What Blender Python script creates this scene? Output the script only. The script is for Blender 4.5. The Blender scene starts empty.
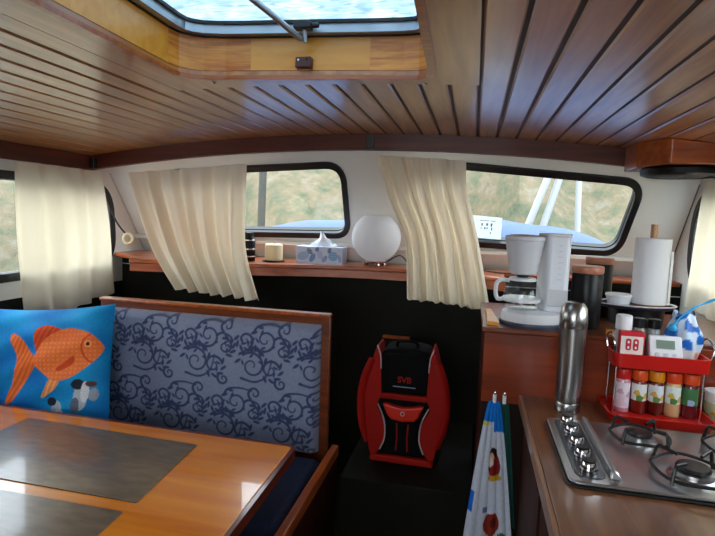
import bpy, bmesh, math, random
import numpy as np
from mathutils import Vector, Matrix
random.seed(7); RNG = np.random.default_rng(7)
PI = math.pi
SC = bpy.context.scene
COL = SC.collection

# ------------------------------------------------------------------ camera
FPX, YAW, PITCH, ROLL = 520.0, math.radians(12.5), math.radians(5.7), math.radians(2.0)
fw = Vector((-math.sin(YAW)*math.cos(PITCH), math.cos(YAW)*math.cos(PITCH), -math.sin(PITCH)))
r0 = Vector((math.cos(YAW), math.sin(YAW), 0)); u0 = r0.cross(fw)
RT = math.cos(ROLL)*r0 + math.sin(ROLL)*u0
UP = -math.sin(ROLL)*r0 + math.cos(ROLL)*u0
cd = bpy.data.cameras.new('camera'); cam = bpy.data.objects.new('camera', cd); COL.objects.link(cam)
cd.sensor_width = 36.0; cd.lens = 36.0*FPX/715.0; cd.clip_start = 0.02; cd.clip_end = 200
M = Matrix((RT, UP, -fw)).transposed().to_4x4(); M.translation = (0, 0, 1.5)
cam.matrix_world = M
SC.camera = cam

# ------------------------------------------------------------------ world: overcast daylight
W = bpy.data.worlds.new('overcast'); SC.world = W; W.use_nodes = True
nt = W.node_tree; nt.nodes.clear()
wo = nt.nodes.new('ShaderNodeOutputWorld'); bg = nt.nodes.new('ShaderNodeBackground')
tc = nt.nodes.new('ShaderNodeTexCoord'); sx = nt.nodes.new('ShaderNodeSeparateXYZ'); cr = nt.nodes.new('ShaderNodeValToRGB')
nt.links.new(tc.outputs['Generated'], sx.inputs[0]); nt.links.new(sx.outputs['Z'], cr.inputs[0])
cr.color_ramp.elements[0].position = 0.0; cr.color_ramp.elements[0].color = (0.80, 0.84, 0.86, 1)
cr.color_ramp.elements[1].position = 0.6; cr.color_ramp.elements[1].color = (0.80, 0.90, 1.0, 1)
nt.links.new(cr.outputs[0], bg.inputs[0]); nt.links.new(bg.outputs[0], wo.inputs[0])
bg.inputs[1].default_value = 2.6
vs = SC.view_settings
vs.view_transform = 'Standard'; vs.look = 'None'; vs.gamma = 1.0; vs.use_curve_mapping = False
vs.exposure = 1.65

# ------------------------------------------------------------------ materials
def C(r, g, b):
    f = lambda c: (c/255/12.92) if c/255 <= 0.04045 else ((c/255+0.055)/1.055)**2.4
    return (f(r), f(g), f(b), 1.0)
def mat(name, col, rough=0.5, metal=0.0, noise=0.0, nscale=20.0, bump=0.0, bscale=200.0, coat=0.0, stretch=(1,1,1), spec=0.5, trans=0.0, sheen=0.0):
    m = bpy.data.materials.new(name); m.use_nodes = True
    t = m.node_tree; b = t.nodes['Principled BSDF']
    b.inputs['Base Color'].default_value = col; b.inputs['Roughness'].default_value = rough
    b.inputs['Metallic'].default_value = metal; b.inputs['Coat Weight'].default_value = coat
    b.inputs['Coat Roughness'].default_value = 0.08
    b.inputs['Specular IOR Level'].default_value = spec
    b.inputs['Transmission Weight'].default_value = trans; b.inputs['Sheen Weight'].default_value = sheen
    tcn = t.nodes.new('ShaderNodeTexCoord'); mp = t.nodes.new('ShaderNodeMapping')
    mp.inputs['Scale'].default_value = stretch; t.links.new(tcn.outputs['Object'], mp.inputs[0])
    if noise:
        n = t.nodes.new('ShaderNodeTexNoise'); n.inputs['Scale'].default_value = nscale; n.inputs['Detail'].default_value = 4
        t.links.new(mp.outputs[0], n.inputs['Vector'])
        r = t.nodes.new('ShaderNodeValToRGB')
        r.color_ramp.elements[0].position = 0.3; r.color_ramp.elements[1].position = 0.7
        r.color_ramp.elements[0].color = tuple(c*(1-noise) for c in col[:3])+(1,)
        r.color_ramp.elements[1].color = tuple(min(1, c*(1+noise*0.6)) for c in col[:3])+(1,)
        t.links.new(n.outputs['Fac'], r.inputs[0]); t.links.new(r.outputs[0], b.inputs['Base Color'])
    if bump:
        n2 = t.nodes.new('ShaderNodeTexNoise'); n2.inputs['Scale'].default_value = bscale
        t.links.new(mp.outputs[0], n2.inputs['Vector'])
        bp = t.nodes.new('ShaderNodeBump'); bp.inputs['Strength'].default_value = bump; bp.inputs['Distance'].default_value = 0.003
        t.links.new(n2.outputs['Fac'], bp.inputs['Height']); t.links.new(bp.outputs[0], b.inputs['Normal'])
    return m
def wood(name, c1, c2, rough=0.3, axis=1, scale=6.0, coat=0.4, cr_=0.1, planks=False, coarse=0.0):
    m = bpy.data.materials.new(name); m.use_nodes = True
    t = m.node_tree; b = t.nodes['Principled BSDF']
    tcn = t.nodes.new('ShaderNodeTexCoord'); mp = t.nodes.new('ShaderNodeMapping')
    s = [1.0, 1.0, 1.0]; 
    for ax in (axis if isinstance(axis, tuple) else (axis,)): s[ax] = 0.08
    mp.inputs['Scale'].default_value = s
    t.links.new(tcn.outputs['Object'], mp.inputs[0])
    n = t.nodes.new('ShaderNodeTexNoise'); n.inputs['Scale'].default_value = scale*6; n.inputs['Detail'].default_value = 6; n.inputs['Distortion'].default_value = 0.6
    t.links.new(mp.outputs[0], n.inputs['Vector'])
    r = t.nodes.new('ShaderNodeValToRGB'); r.color_ramp.elements[0].position = 0.33; r.color_ramp.elements[1].position = 0.68
    r.color_ramp.elements[0].color = c2; r.color_ramp.elements[1].color = c1
    t.links.new(n.outputs['Fac'], r.inputs[0])
    out = r.outputs[0]
    if coarse:
        n3 = t.nodes.new('ShaderNodeTexNoise'); n3.inputs['Scale'].default_value = 2.2; n3.inputs['Detail'].default_value = 2
        t.links.new(tcn.outputs['Object'], n3.inputs['Vector'])
        mx = t.nodes.new('ShaderNodeMixRGB'); mx.blend_type = 'MULTIPLY'; mx.inputs[0].default_value = coarse
        r3 = t.nodes.new('ShaderNodeValToRGB'); r3.color_ramp.elements[0].color = (.6,.55,.5,1); r3.color_ramp.elements[1].color = (1.2,1.2,1.2,1)
        t.links.new(n3.outputs['Fac'], r3.inputs[0]); t.links.new(out, mx.inputs[1]); t.links.new(r3.outputs[0], mx.inputs[2]); out = mx.outputs[0]
    t.links.new(out, b.inputs['Base Color'])
    b.inputs['Roughness'].default_value = rough; b.inputs['Coat Weight'].default_value = coat; b.inputs['Coat Roughness'].default_value = cr_
    return m
def attr_mat(name, rough=0.8, bump=0.15, bscale=500, noise=0.12, sheen=0.0):
    m = bpy.data.materials.new(name); m.use_nodes = True
    t = m.node_tree; b = t.nodes['Principled BSDF']
    a = t.nodes.new('ShaderNodeAttribute'); a.attribute_name = 'print'
    tcn = t.nodes.new('ShaderNodeTexCoord'); n = t.nodes.new('ShaderNodeTexNoise'); n.inputs['Scale'].default_value = 90; n.inputs['Detail'].default_value = 5
    t.links.new(tcn.outputs['Object'], n.inputs['Vector'])
    r = t.nodes.new('ShaderNodeValToRGB'); r.color_ramp.elements[0].color = (1-noise*2,)*3+(1,); r.color_ramp.elements[1].color = (1+noise*2,)*3+(1,)
    t.links.new(n.outputs['Fac'], r.inputs[0])
    mx = t.nodes.new('ShaderNodeMixRGB'); mx.blend_type = 'MULTIPLY'; mx.inputs[0].default_value = 1
    t.links.new(a.outputs['Color'], mx.inputs[1]); t.links.new(r.outputs[0], mx.inputs[2]); t.links.new(mx.outputs[0], b.inputs['Base Color'])
    b.inputs['Roughness'].default_value = rough; b.inputs['Sheen Weight'].default_value = sheen; b.inputs['Specular IOR Level'].default_value = 0.2
    n2 = t.nodes.new('ShaderNodeTexNoise'); n2.inputs['Scale'].default_value = bscale; t.links.new(tcn.outputs['Object'], n2.inputs['Vector'])
    bp = t.nodes.new('ShaderNodeBump'); bp.inputs['Strength'].default_value = bump; bp.inputs['Distance'].default_value = 0.002
    t.links.new(n2.outputs['Fac'], bp.inputs['Height']); t.links.new(bp.outputs[0], b.inputs['Normal'])
    return m
def glass_mat(name, tint=(1,1,1,1), gloss=0.08, rough=0.02):
    m = bpy.data.materials.new(name); m.use_nodes = True
    t = m.node_tree; t.nodes.clear(); o = t.nodes.new('ShaderNodeOutputMaterial')
    a = t.nodes.new('ShaderNodeBsdfTransparent'); a.inputs[0].default_value = tint
    g = t.nodes.new('ShaderNodeBsdfGlossy'); g.inputs['Roughness'].default_value = rough
    x = t.nodes.new('ShaderNodeMixShader'); x.inputs[0].default_value = gloss
    t.links.new(a.outputs[0], x.inputs[1]); t.links.new(g.outputs[0], x.inputs[2]); t.links.new(x.outputs[0], o.inputs[0])
    return m
def frosted(name, tint, body, f=0.5, nscale=30.0, lo=0.3, hi=0.8):
    m = bpy.data.materials.new(name); m.use_nodes = True
    t = m.node_tree; t.nodes.clear(); o = t.nodes.new('ShaderNodeOutputMaterial')
    a = t.nodes.new('ShaderNodeBsdfTransparent'); a.inputs[0].default_value = tint
    d = t.nodes.new('ShaderNodeBsdfTranslucent'); d.inputs[0].default_value = body
    x = t.nodes.new('ShaderNodeMixShader')
    tcn = t.nodes.new('ShaderNodeTexCoord'); mp = t.nodes.new('ShaderNodeMapping'); mp.inputs['Scale'].default_value = (1, 2.5, 1)
    n = t.nodes.new('ShaderNodeTexNoise'); n.inputs['Scale'].default_value = nscale; n.inputs['Detail'].default_value = 6; n.inputs['Distortion'].default_value = 1.2
    t.links.new(tcn.outputs['Object'], mp.inputs[0]); t.links.new(mp.outputs[0], n.inputs['Vector'])
    mr = t.nodes.new('ShaderNodeMapRange'); mr.inputs[1].default_value = 0.35; mr.inputs[2].default_value = 0.65; mr.inputs[3].default_value = lo; mr.inputs[4].default_value = hi
    t.links.new(n.outputs['Fac'], mr.inputs[0]); t.links.new(mr.outputs[0], x.inputs[0])
    t.links.new(a.outputs[0], x.inputs[1]); t.links.new(d.outputs[0], x.inputs[2]); t.links.new(x.outputs[0], o.inputs[0])
    return m
def cloth_mat(name, col, trans=0.35):
    m = bpy.data.materials.new(name); m.use_nodes = True
    t = m.node_tree; t.nodes.clear(); o = t.nodes.new('ShaderNodeOutputMaterial')
    d = t.nodes.new('ShaderNodeBsdfDiffuse'); l = t.nodes.new('ShaderNodeBsdfTranslucent'); x = t.nodes.new('ShaderNodeMixShader')
    d.inputs[0].default_value = col; l.inputs[0].default_value = col; x.inputs[0].default_value = trans
    t.links.new(d.outputs[0], x.inputs[1]); t.links.new(l.outputs[0], x.inputs[2]); t.links.new(x.outputs[0], o.inputs[0])
    return m

m_ceil = wood('ceiling_planks', C(208, 142, 78), C(168, 102, 48), rough=0.34, axis=1, scale=5, coat=1.0, cr_=0.2, coarse=0.35)
m_groove = mat('groove_dark', C(62, 30, 12), 0.6)
m_mahog = wood('mahogany', C(100, 36, 14), C(62, 20, 8), rough=0.5, axis=0, scale=4, coat=0.1)
m_mahogY = wood('mahogany_fore_aft', C(100, 36, 14), C(62, 20, 8), rough=0.5, axis=1, scale=4, coat=0.1)
m_shelf = wood('shelf_wood', C(190, 96, 40), C(150, 66, 24), rough=0.3, axis=0, scale=4, coat=0.5)
m_honey = wood('honey_panel', C(246, 172, 62), C(232, 150, 46), rough=0.35, axis=0, scale=5, coat=0.3)
m_honeyblock = wood('honey_laminate', C(246, 166, 66), C(196, 104, 32), rough=0.4, axis=(0, 1), scale=14, coat=0.2)
m_lip = wood('lip_wood', C(190, 104, 52), C(150, 74, 34), rough=0.3, axis=0, coat=0.4)
m_white = mat('white_panel', C(238, 237, 231), 0.45, noise=0.05, nscale=3)
m_black = mat('black_rubber', C(16, 17, 20), 0.45)
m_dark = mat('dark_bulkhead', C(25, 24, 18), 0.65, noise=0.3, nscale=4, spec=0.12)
m_floor = mat('dark_floor', C(30, 25, 20), 0.6, noise=0.3)
m_alu = mat('aluminium', C(176, 184, 192), 0.35, metal=0.7)
m_steel = mat('brushed_steel', C(170, 168, 166), 0.26, metal=1.0, noise=0.1, nscale=60, stretch=(1, 1, 0.05))
m_hob = mat('hob_steel', C(186, 185, 184), 0.3, metal=0.92)
m_chrome = mat('chrome', C(215, 215, 218), 0.08, metal=1.0)
m_iron = mat('black_iron', C(18, 17, 18), 0.4)
m_table = wood('table_varnish', C(238, 142, 30), C(218, 116, 16), rough=0.25, axis=0, scale=4, coat=0.8, cr_=0.04)
m_tedge = wood('table_edging', C(116, 40, 16), C(80, 26, 10), rough=0.3, axis=1, coat=0.5)
m_mat = mat('placemat', C(112, 94, 74), 0.3, noise=0.35, nscale=14, stretch=(1, 3, 1), coat=0.5)
m_bench = wood('bench_wood', C(128, 62, 28), C(92, 40, 16), rough=0.3, axis=0, coat=0.4)
m_rail = wood('rail_wood', C(186, 92, 34), C(140, 62, 20), rough=0.3, axis=1, coat=0.4)
m_navy = mat('navy_fabric', C(34, 40, 62), 0.85, noise=0.2, nscale=60, bump=0.2, bscale=400, spec=0.2)
m_damask = attr_mat('damask', 0.75, 0.25, 400, 0.12, sheen=0.2)
m_pillow = attr_mat('pillow_print', 0.7, 0.12, 300, 0.1)
m_towelp = attr_mat('towel_print', 0.9, 0.3, 500, 0.08)
m_curtain = cloth_mat('cream_voile', C(250, 243, 228), 0.5)
m_counter = wood('worktop_wood', C(136, 88, 54), C(100, 60, 34), rough=0.3, axis=1, scale=4, coat=0.5)
m_cab = wood('cabinet_wood', C(66, 26, 14), C(42, 16, 8), rough=0.55, axis=2, scale=3, coat=0.05)
m_cab.node_tree.nodes['Principled BSDF'].inputs['Specular IOR Level'].default_value = 0.12
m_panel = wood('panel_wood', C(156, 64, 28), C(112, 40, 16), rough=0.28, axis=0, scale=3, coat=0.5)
m_glass = glass_mat('window_glass', (0.93, 0.95, 0.95, 1), 0.025)
m_hatchglass = frosted('wet_acrylic', (0.46, 0.52, 0.56, 1), (0.24, 0.30, 0.34, 1), lo=0.0, hi=1.0, nscale=16)
m_clear = glass_mat('clear_glass', (0.93, 0.95, 0.95, 1), 0.06)
m_plasticw = mat('white_plastic', C(232, 233, 236), 0.35)
m_plasticg = mat('grey_plastic', C(206, 208, 214), 0.38)
m_milky = mat('milky_plastic', C(226, 230, 238), 0.3)
m_red = mat('red_plastic', C(196, 22, 16), 0.32)
m_opal = cloth_mat('opal_glass', C(250, 250, 252), 0.55)
m_paper = mat('paper', C(238, 240, 245), 0.9, bump=0.2, bscale=120)
m_candle = mat('candle_wax', C(236, 222, 176), 0.5)
m_cord = mat('dark_cord', C(40, 32, 28), 0.6)
m_copper = mat('wood_lid', C(176, 112, 84), 0.4)
m_blackgloss = mat('black_gloss', C(13, 13, 15), 0.35, spec=0.25)
m_packblack = mat('pack_black', C(12, 12, 13), 0.7, bump=0.3, bscale=300, spec=0.1)
m_packred = mat('pack_red', C(164, 22, 10), 0.6, bump=0.3, bscale=300, spec=0.2)
m_piping = mat('pale_piping', C(190, 180, 180), 0.5)
m_blue = mat('bright_blue', C(20, 120, 200), 0.5)
m_cyan = mat('cyan_tie', C(40, 160, 215), 0.4)
m_green = mat('green_towel', C(8, 70, 60), 0.9, bump=0.3)
m_lcd = mat('lcd', C(120, 136, 120), 0.3)

# ------------------------------------------------------------------ mesh helpers
def wmat(o):
    m = o.matrix_basis.copy()
    while o.parent: o = o.parent; m = o.matrix_basis @ m
    return m
class MB:
    def __init__(s): s.v = []; s.f = []; s.m = []; s.col = None
    def add(s, vs, fs, mi=0):
        o = len(s.v); s.v += [tuple(v) for v in vs]; s.f += [tuple(i+o for i in f) for f in fs]; s.m += [mi]*len(fs); return s
    def box(s, x0, x1, y0, y1, z0, z1, mi=0):
        vs = [(x, y, z) for z in (z0, z1) for y in (y0, y1) for x in (x0, x1)]
        return s.add(vs, [(0,2,3,1),(4,5,7,6),(0,1,5,4),(2,6,7,3),(0,4,6,2),(1,3,7,5)], mi)
    def hexa(s, p, mi=0):   # 8 points: bottom 4 (ccw), top 4
        return s.add(p, [(3,2,1,0),(4,5,6,7),(0,1,5,4),(1,2,6,5),(2,3,7,6),(3,0,4,7)], mi)
    def cyl(s, p0, p1, r0, r1=None, n=24, cap=True, mi=0):
        r1 = r0 if r1 is None else r1
        p0, p1 = Vector(p0), Vector(p1); d = (p1-p0).normalized()
        a = d.orthogonal().normalized(); b = d.cross(a)
        vs = []; fs = []
        for k in range(n):
            t = 2*PI*k/n; w = a*math.cos(t)+b*math.sin(t); vs += [p0+w*r0, p1+w*r1]
        for k in range(n): j = (k+1) % n; fs.append((2*k, 2*j, 2*j+1, 2*k+1))
        if cap: fs += [tuple(2*k for k in range(n))[::-1], tuple(2*k+1 for k in range(n))]
        return s.add(vs, fs, mi)
    def lathe(s, prof, c=(0,0,0), n=32, sx=1.0, sy=1.0, mi=0, a0=0.0, a1=2*PI, shear=None):
        full = abs(a1-a0-2*PI) < 1e-6; vs = []; fs = []; cnt = n if full else n+1
        for r, z in prof:
            for k in range(cnt):
                t = a0+(a1-a0)*k/n; vs.append((c[0]+r*sx*math.cos(t), c[1]+r*sy*math.sin(t), c[2]+z))
        P = len(prof)
        for i in range(P-1):
            for k in range(n):
                j = (k+1) % cnt; fs.append((i*cnt+k, i*cnt+j, (i+1)*cnt+j, (i+1)*cnt+k))
        if full:
            if prof[0][0] > 1e-5: fs.append(tuple(range(cnt))[::-1])
            if prof[-1][0] > 1e-5: fs.append(tuple((P-1)*cnt+k for k in range(cnt)))
        return s.add(vs, fs, mi)
    def tube(s, pts, r, n=10, closed=False, mi=0, rads=None, flat=1.0):
        pts = [Vector(p) for p in pts]; N = len(pts); vs = []; fs = []; prev = None
        for i in range(N):
            if closed: d = pts[(i+1) % N]-pts[i-1]
            else: d = pts[min(i+1, N-1)]-pts[max(i-1, 0)]
            d.normalize()
            if prev is None: a = d.orthogonal().normalized()
            else:
                a = prev-d*prev.dot(d)
                a = a.normalized() if a.length > 1e-6 else d.orthogonal().normalized()
            prev = a; b = d.cross(a); rr = rads[i] if rads else r
            for k in range(n):
                t = 2*PI*k/n; vs.append(pts[i]+(a*math.cos(t)+b*math.sin(t)*flat)*rr)
        for i in range(N if closed else N-1):
            i2 = (i+1) % N
            for k in range(n):
                j = (k+1) % n; fs.append((i*n+k, i*n+j, i2*n+j, i2*n+k))
        if not closed: fs += [tuple(range(n))[::-1], tuple((N-1)*n+k for k in range(n))]
        return s.add(vs, fs, mi)
    def prism(s, poly, z0, z1, mi=0, fr=None):   # poly in (x,y), or in frame fr=(O,U,V,N)
        n = len(poly)
        if fr is None: f = lambda x, y, z: (x, y, z)
        else:
            O, U, V, N_ = [Vector(q) for q in fr]; f = lambda x, y, z: O+U*x+V*y+N_*z
        vs = [f(x, y, z0) for x, y in poly]+[f(x, y, z1) for x, y in poly]
        fs = [tuple(range(n))[::-1], tuple(range(n, 2*n))]+[(k, (k+1) % n, n+(k+1) % n, n+k) for k in range(n)]
        return s.add(vs, fs, mi)
    def plate(s, outer, holes, z0, z1, fr=None, mi=0):
        if fr is None: f = lambda x, y, z: Vector((x, y, z))
        else:
            O, U, V, N_ = [Vector(q) for q in fr]; f = lambda x, y, z: O+U*x+V*y+N_*z
        bm = bmesh.new(); ed = []
        for loop in [outer]+holes:
            vv = [bm.verts.new((x, y, 0)) for x, y in loop]
            for k in range(len(vv)): ed.append(bm.edges.new((vv[k], vv[(k+1) % len(vv)])))
        bmesh.ops.triangle_fill(bm, use_beauty=True, use_dissolve=False, edges=ed, normal=(0, 0, 1))
        bm.verts.index_update(); P = [v.co.copy() for v in bm.verts]
        F = [tuple(v.index for v in q.verts) for q in bm.faces]; bm.free()
        n = len(P); vs = [f(p.x, p.y, z0) for p in P]+[f(p.x, p.y, z1) for p in P]
        fs = [q[::-1] for q in F]+[tuple(i+n for i in q) for q in F]; o = 0
        for loop in [outer]+holes:
            L = len(loop)
            fs += [(o+k, o+(k+1) % L, n+o+(k+1) % L, n+o+k) for k in range(L)]; o += L
        return s.add(vs, fs, mi)
    def grid(s, fn, nu, nv, mi=0, closed=False):
        vs = [fn(i/(nu-1) if not closed else i/nu, j/(nv-1)) for j in range(nv) for i in range(nu)]
        fs = [(j*nu+i, j*nu+(i+1) % nu, (j+1)*nu+(i+1) % nu, (j+1)*nu+i) for j in range(nv-1) for i in range(nu if closed else nu-1)]
        return s.add(vs, fs, mi)
    def build(s, name, mats, parent=None, bevel=0.0, smooth=True, subsurf=0, solid=0.0, colors=None, seg=2):
        if not isinstance(mats, (list, tuple)): mats = [mats]
        me = bpy.data.meshes.new(name); o = bpy.data.objects.new(name, me); COL.objects.link(o)
        V = np.array([tuple(v) for v in s.v], dtype=float)
        if parent is not None:
            o.parent = parent; Mi = np.array(wmat(parent).inverted()); V = V @ Mi[:3, :3].T + Mi[:3, 3]
        else:
            c = Vector(((V[:, 0].min()+V[:, 0].max())/2, (V[:, 1].min()+V[:, 1].max())/2, V[:, 2].min())); o.location = c; V = V-np.array(c)
        me.from_pydata(V.tolist(), [], s.f)
        for m_ in mats: me.materials.append(m_)
        if len(mats) > 1: me.polygons.foreach_set('material_index', s.m)
        bm = bmesh.new(); bm.from_mesh(me); bmesh.ops.recalc_face_normals(bm, faces=bm.faces); bm.to_mesh(me); bm.free()
        if smooth: me.shade_smooth(); me.set_sharp_from_angle(angle=math.radians(38))
        if colors is not None:
            at = me.color_attributes.new('print', 'FLOAT_COLOR', 'POINT'); at.data.foreach_set('color', np.asarray(colors, dtype=np.float32).ravel())
        if bevel:
            md = o.modifiers.new('bevel', 'BEVEL'); md.width = bevel; md.segments = seg; md.limit_method = 'ANGLE'; md.angle_limit = math.radians(40)
        if solid:
            md = o.modifiers.new('solid', 'SOLIDIFY'); md.thickness = solid; md.offset = 0
        if subsurf:
            md = o.modifiers.new('sub', 'SUBSURF'); md.levels = subsurf; md.render_levels = subsurf
        return o
def tag(o, label, cat, group=None):
    o['label'] = label; o['category'] = cat
    if group: o['group'] = group
    return o
def struct(o): o['kind'] = 'structure'; return o
def thing(name, loc, label, cat, group=None, rz=0.0):
    o = bpy.data.objects.new(name, None); o.empty_display_size = 0.05; COL.objects.link(o)
    o.location = loc; o.rotation_euler = (0, 0, rz); return tag(o, label, cat, group)
def copy_tree(o, loc, label):
    r = o.copy(); COL.objects.link(r); r.location = loc; r['label'] = label
    for ch in list(o.children):
        c = ch.copy(); COL.objects.link(c); c.parent = r
        for g in list(ch.children):
            d = g.copy(); COL.objects.link(d); d.parent = c
    return r
def rpoly(pts, r, n=6):
    out = []; N = len(pts)
    for i in range(N):
        p = Vector(pts[i]).to_2d(); a = Vector(pts[i-1]).to_2d(); b = Vector(pts[(i+1) % N]).to_2d()
        rr = r[i] if isinstance(r, (list, tuple)) else r
        if rr <= 0: out.append((p.x, p.y)); continue
        da = (a-p).normalized(); db = (b-p).normalized(); ang = da.angle(db); d = rr/math.tan(ang/2)
        d = min(d, (a-p).length*0.49, (b-p).length*0.49); p0 = p+da*d; p1 = p+db*d
        for k in range(n+1):
            t = k/n; q = p0*(1-t)**2+p*2*t*(1-t)+p1*t*t; out.append((q.x, q.y))
    return out
def offset(poly, d):      # d > 0 grows a ccw polygon
    out = []; N = len(poly)
    for i in range(N):
        a = Vector(poly[i-1]); p = Vector(poly[i]); b = Vector(poly[(i+1) % N])
        e1 = (p-a).normalized(); e2 = (b-p).normalized()
        n = (Vector((e1.y, -e1.x))+Vector((e2.y, -e2.x)))
        n = n.normalized() if n.length > 1e-6 else Vector((e1.y, -e1.x))
        out.append(tuple(p+n*d))
    return out
def smoothpath(pts, n=8):
    pts = [Vector(p) for p in pts]; out = []
    for i in range(len(pts)-1):
        p0 = pts[max(i-1, 0)]; p1 = pts[i]; p2 = pts[i+1]; p3 = pts[min(i+2, len(pts)-1)]
        for k in range(n):
            t = k/n; out.append(0.5*((2*p1)+(p2-p0)*t+(2*p0-5*p1+4*p2-p3)*t*t+(3*p1-p0-3*p2+p3)*t**3))
    return out+[pts[-1]]
def text_part(name, body, size, O, U, V, m, parent, depth=0.0006):
    cu = bpy.data.curves.new(name, 'FONT'); cu.body = body; cu.size = size; cu.extrude = depth; cu.align_x = 'CENTER'; cu.align_y = 'CENTER'; cu.offset = size*0.02
    tmp = bpy.data.objects.new('tmp', cu); me = bpy.data.meshes.new_from_object(tmp)
    o = bpy.data.objects.new(name, me); COL.objects.link(o)
    bpy.data.objects.remove(tmp); bpy.data.curves.remove(cu)
    O, U, V = Vector(O), Vector(U).normalized(), Vector(V).normalized(); N = U.cross(V)
    T = Matrix((U, V, N)).transposed().to_4x4(); T.translation = O
    me.transform(wmat(parent).inverted() @ T); me.materials.clear(); me.materials.append(m); o.parent = parent
    return o

# ------------------------------------------------------------------ the shell
XL, XR, XM = -2.13, 1.01, -0.52
YA = -1.1                                   # aft end of the modelled cabin
def zc(x): return 1.902-0.047*(x-XM)**2     # cambered underside of the planking
def rake(z): return 2.66+(1.80-z)*0.69      # front face of the raked windscreen wall

struct(MB().box(XL-0.05, XR+0.05, YA, 3.4, -0.04, 0.0).build('floor', m_floor))

# ceiling: fore-and-aft tongue boards with open grooves, a flat frame around the hatch
HX0, HX1, HY0, HY1 = -0.86, -0.135, 0.76, 1.495     # hatch opening
FX0, FX1, FY0, FY1 = -0.975, -0.01, 0.62, 1.585      # flat boards around it
HR = [(-0.135, 1.36), (-0.140, 1.43), (-0.150, 1.468), (-0.175, 1.488), (-0.22, 1.493), (-0.315, 1.488)]     # right corner, going up then left
HL = [(-0.665, 1.462), (-0.74, 1.454), (-0.80, 1.440), (-0.835, 1.418), (-0.855, 1.39), (-0.862, 1.35)]        # left corner, going left then down
hatch_hole = [(-0.845, HY0), (-0.115, HY0)] + HR + HL
cb = MB()
def strip(x0, x1, y0, y1, dz0, dz1, mi):
    ch = 0.005 if mi == 0 else 0.0
    n = max(1, int((x1-x0)/0.09)+1)
    for k in range(n):
        a = x0+(x1-x0)*k/n; b = x0+(x1-x0)*(k+1)/n
        ca_ = ch if k == 0 else 0; cb_ = ch if k == n-1 else 0
        if ch and k == 0: cb.add([(a, y0, zc(a)+dz0+ch), (a+ch, y0, zc(a)+dz0), (a+ch, y1, zc(a)+dz0), (a, y1, zc(a)+dz0+ch)], [(0, 1, 2, 3)], 0)
        if ch and k == n-1: cb.add([(b, y0, zc(b)+dz0+ch), (b-ch, y0, zc(b)+dz0), (b-ch, y1, zc(b)+dz0), (b, y1, zc(b)+dz0+ch)], [(0, 1, 2, 3)], 0)
        cb.hexa([(a+ca_, y0, zc(a)+dz0), (b-cb_, y0, zc(b)+dz0), (b-cb_, y1, zc(b)+dz0), (a+ca_, y1, zc(a)+dz0),
                 (a, y0, zc(a)+dz1), (b, y0, zc(b)+dz1), (b, y1, zc(b)+dz1), (a, y1, zc(a)+dz1)], mi)
pitch, gw = 0.0875, 0.0105
YF = 2.70
x = -0.01-pitch*30
xs = []
while x < XR+0.06:
    a = max(x+gw/2, XL-0.04); b = min(x+pitch-gw/2, XR+0.05)
    if b > a+0.01: xs.append((a, b))
    x += pitch
for a, b in xs:
    if b <= FX0+0.0 or a >= FX1-0.001: strip(a, b, YA, YF, 0.0, 0.012, 0)
    else:
        if a < FX0: strip(a, FX0-gw, YA, YF, 0, .012, 0); a = FX0
        if b > FX1: b = FX1
        if b-a > 0.01:
            strip(a, b, FY1+0.004, YF, 0.0, 0.012, 0); strip(a, b, YA, FY0-0.004, 0.0, 0.012, 0)
# flat frame boards round the hatch
tmpb = MB().plate([(FX0+(FX1-FX0)*k/10, FY0) for k in range(11)]+[(FX1-(FX1-FX0)*k/10, FY1) for k in range(11)], [offset(hatch_hole, 0.002)], -0.002, 0.012)
cb.add([(v[0], v[1], v[2]+zc(v[0])) for v in tmpb.v], tmpb.f, 0)
# backing boards above the grooves
for (x0, x1, y0, y1) in ((XL-.04, HX0-.012, YA, YF), (HX1+.012, XR+.05, YA, YF), (HX0-.012, HX1+.012, HY1+.012, YF), (HX0-.012, HX1+.012, YA, HY0-.012)):
    strip(x0, x1, y0, y1, 0.006, 0.04, 1)
strip(XL-.04, XR+.05, 2.584, YF, 0.0005, 0.0058, 1)  # hidden filler added behind the beam, stops daylight leaking through the groove ends
struct(cb.build('ceiling', [m_ceil, m_groove], smooth=False))

# beams
def cambeam(y0, y1, drop, x0, x1):
    b = MB(); n = 24
    for k in range(n):
        a = x0+(x1-x0)*k/n; c = x0+(x1-x0)*(k+1)/n
        b.hexa([(a, y0, zc(a)-drop), (c, y0, zc(c)-drop), (c, y1, zc(c)-drop), (a, y1, zc(a)-drop),
                (a, y0, zc(a)), (c, y0, zc(c)), (c, y1, zc(c)), (a, y1, zc(a))])
    return b
struct(cambeam(2.545, 2.583, 0.076, XL, XR).build('trim_1', m_mahog))
struct(MB().box(XL, XL+0.035, YA, 2.5445, zc(XL)-0.076, zc(XL)+0.002).build('trim_2', m_mahogY))
struct(MB().box(XR-0.035, XR, YA, 2.5445, zc(XR)-0.076, zc(XR)+0.002).build('trim_3', m_mahogY))
bk = tag(MB().box(XL+0.036, XL+0.066, 2.513, 2.544, zc(XL)-0.07, zc(XL)-0.012).build('corner_bracket', m_iron, bevel=0.004), 'small dark block in the left front corner of the ceiling beams', 'bracket')
tag(MB().box(XM-0.02, XM+0.02, 2.533, 2.5445, zc(XM)-0.07, zc(XM)-0.01).build('beam_joint_plate', m_iron, bevel=0.003), 'dark plate covering the joint in the middle of the front beam', 'plate')

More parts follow.
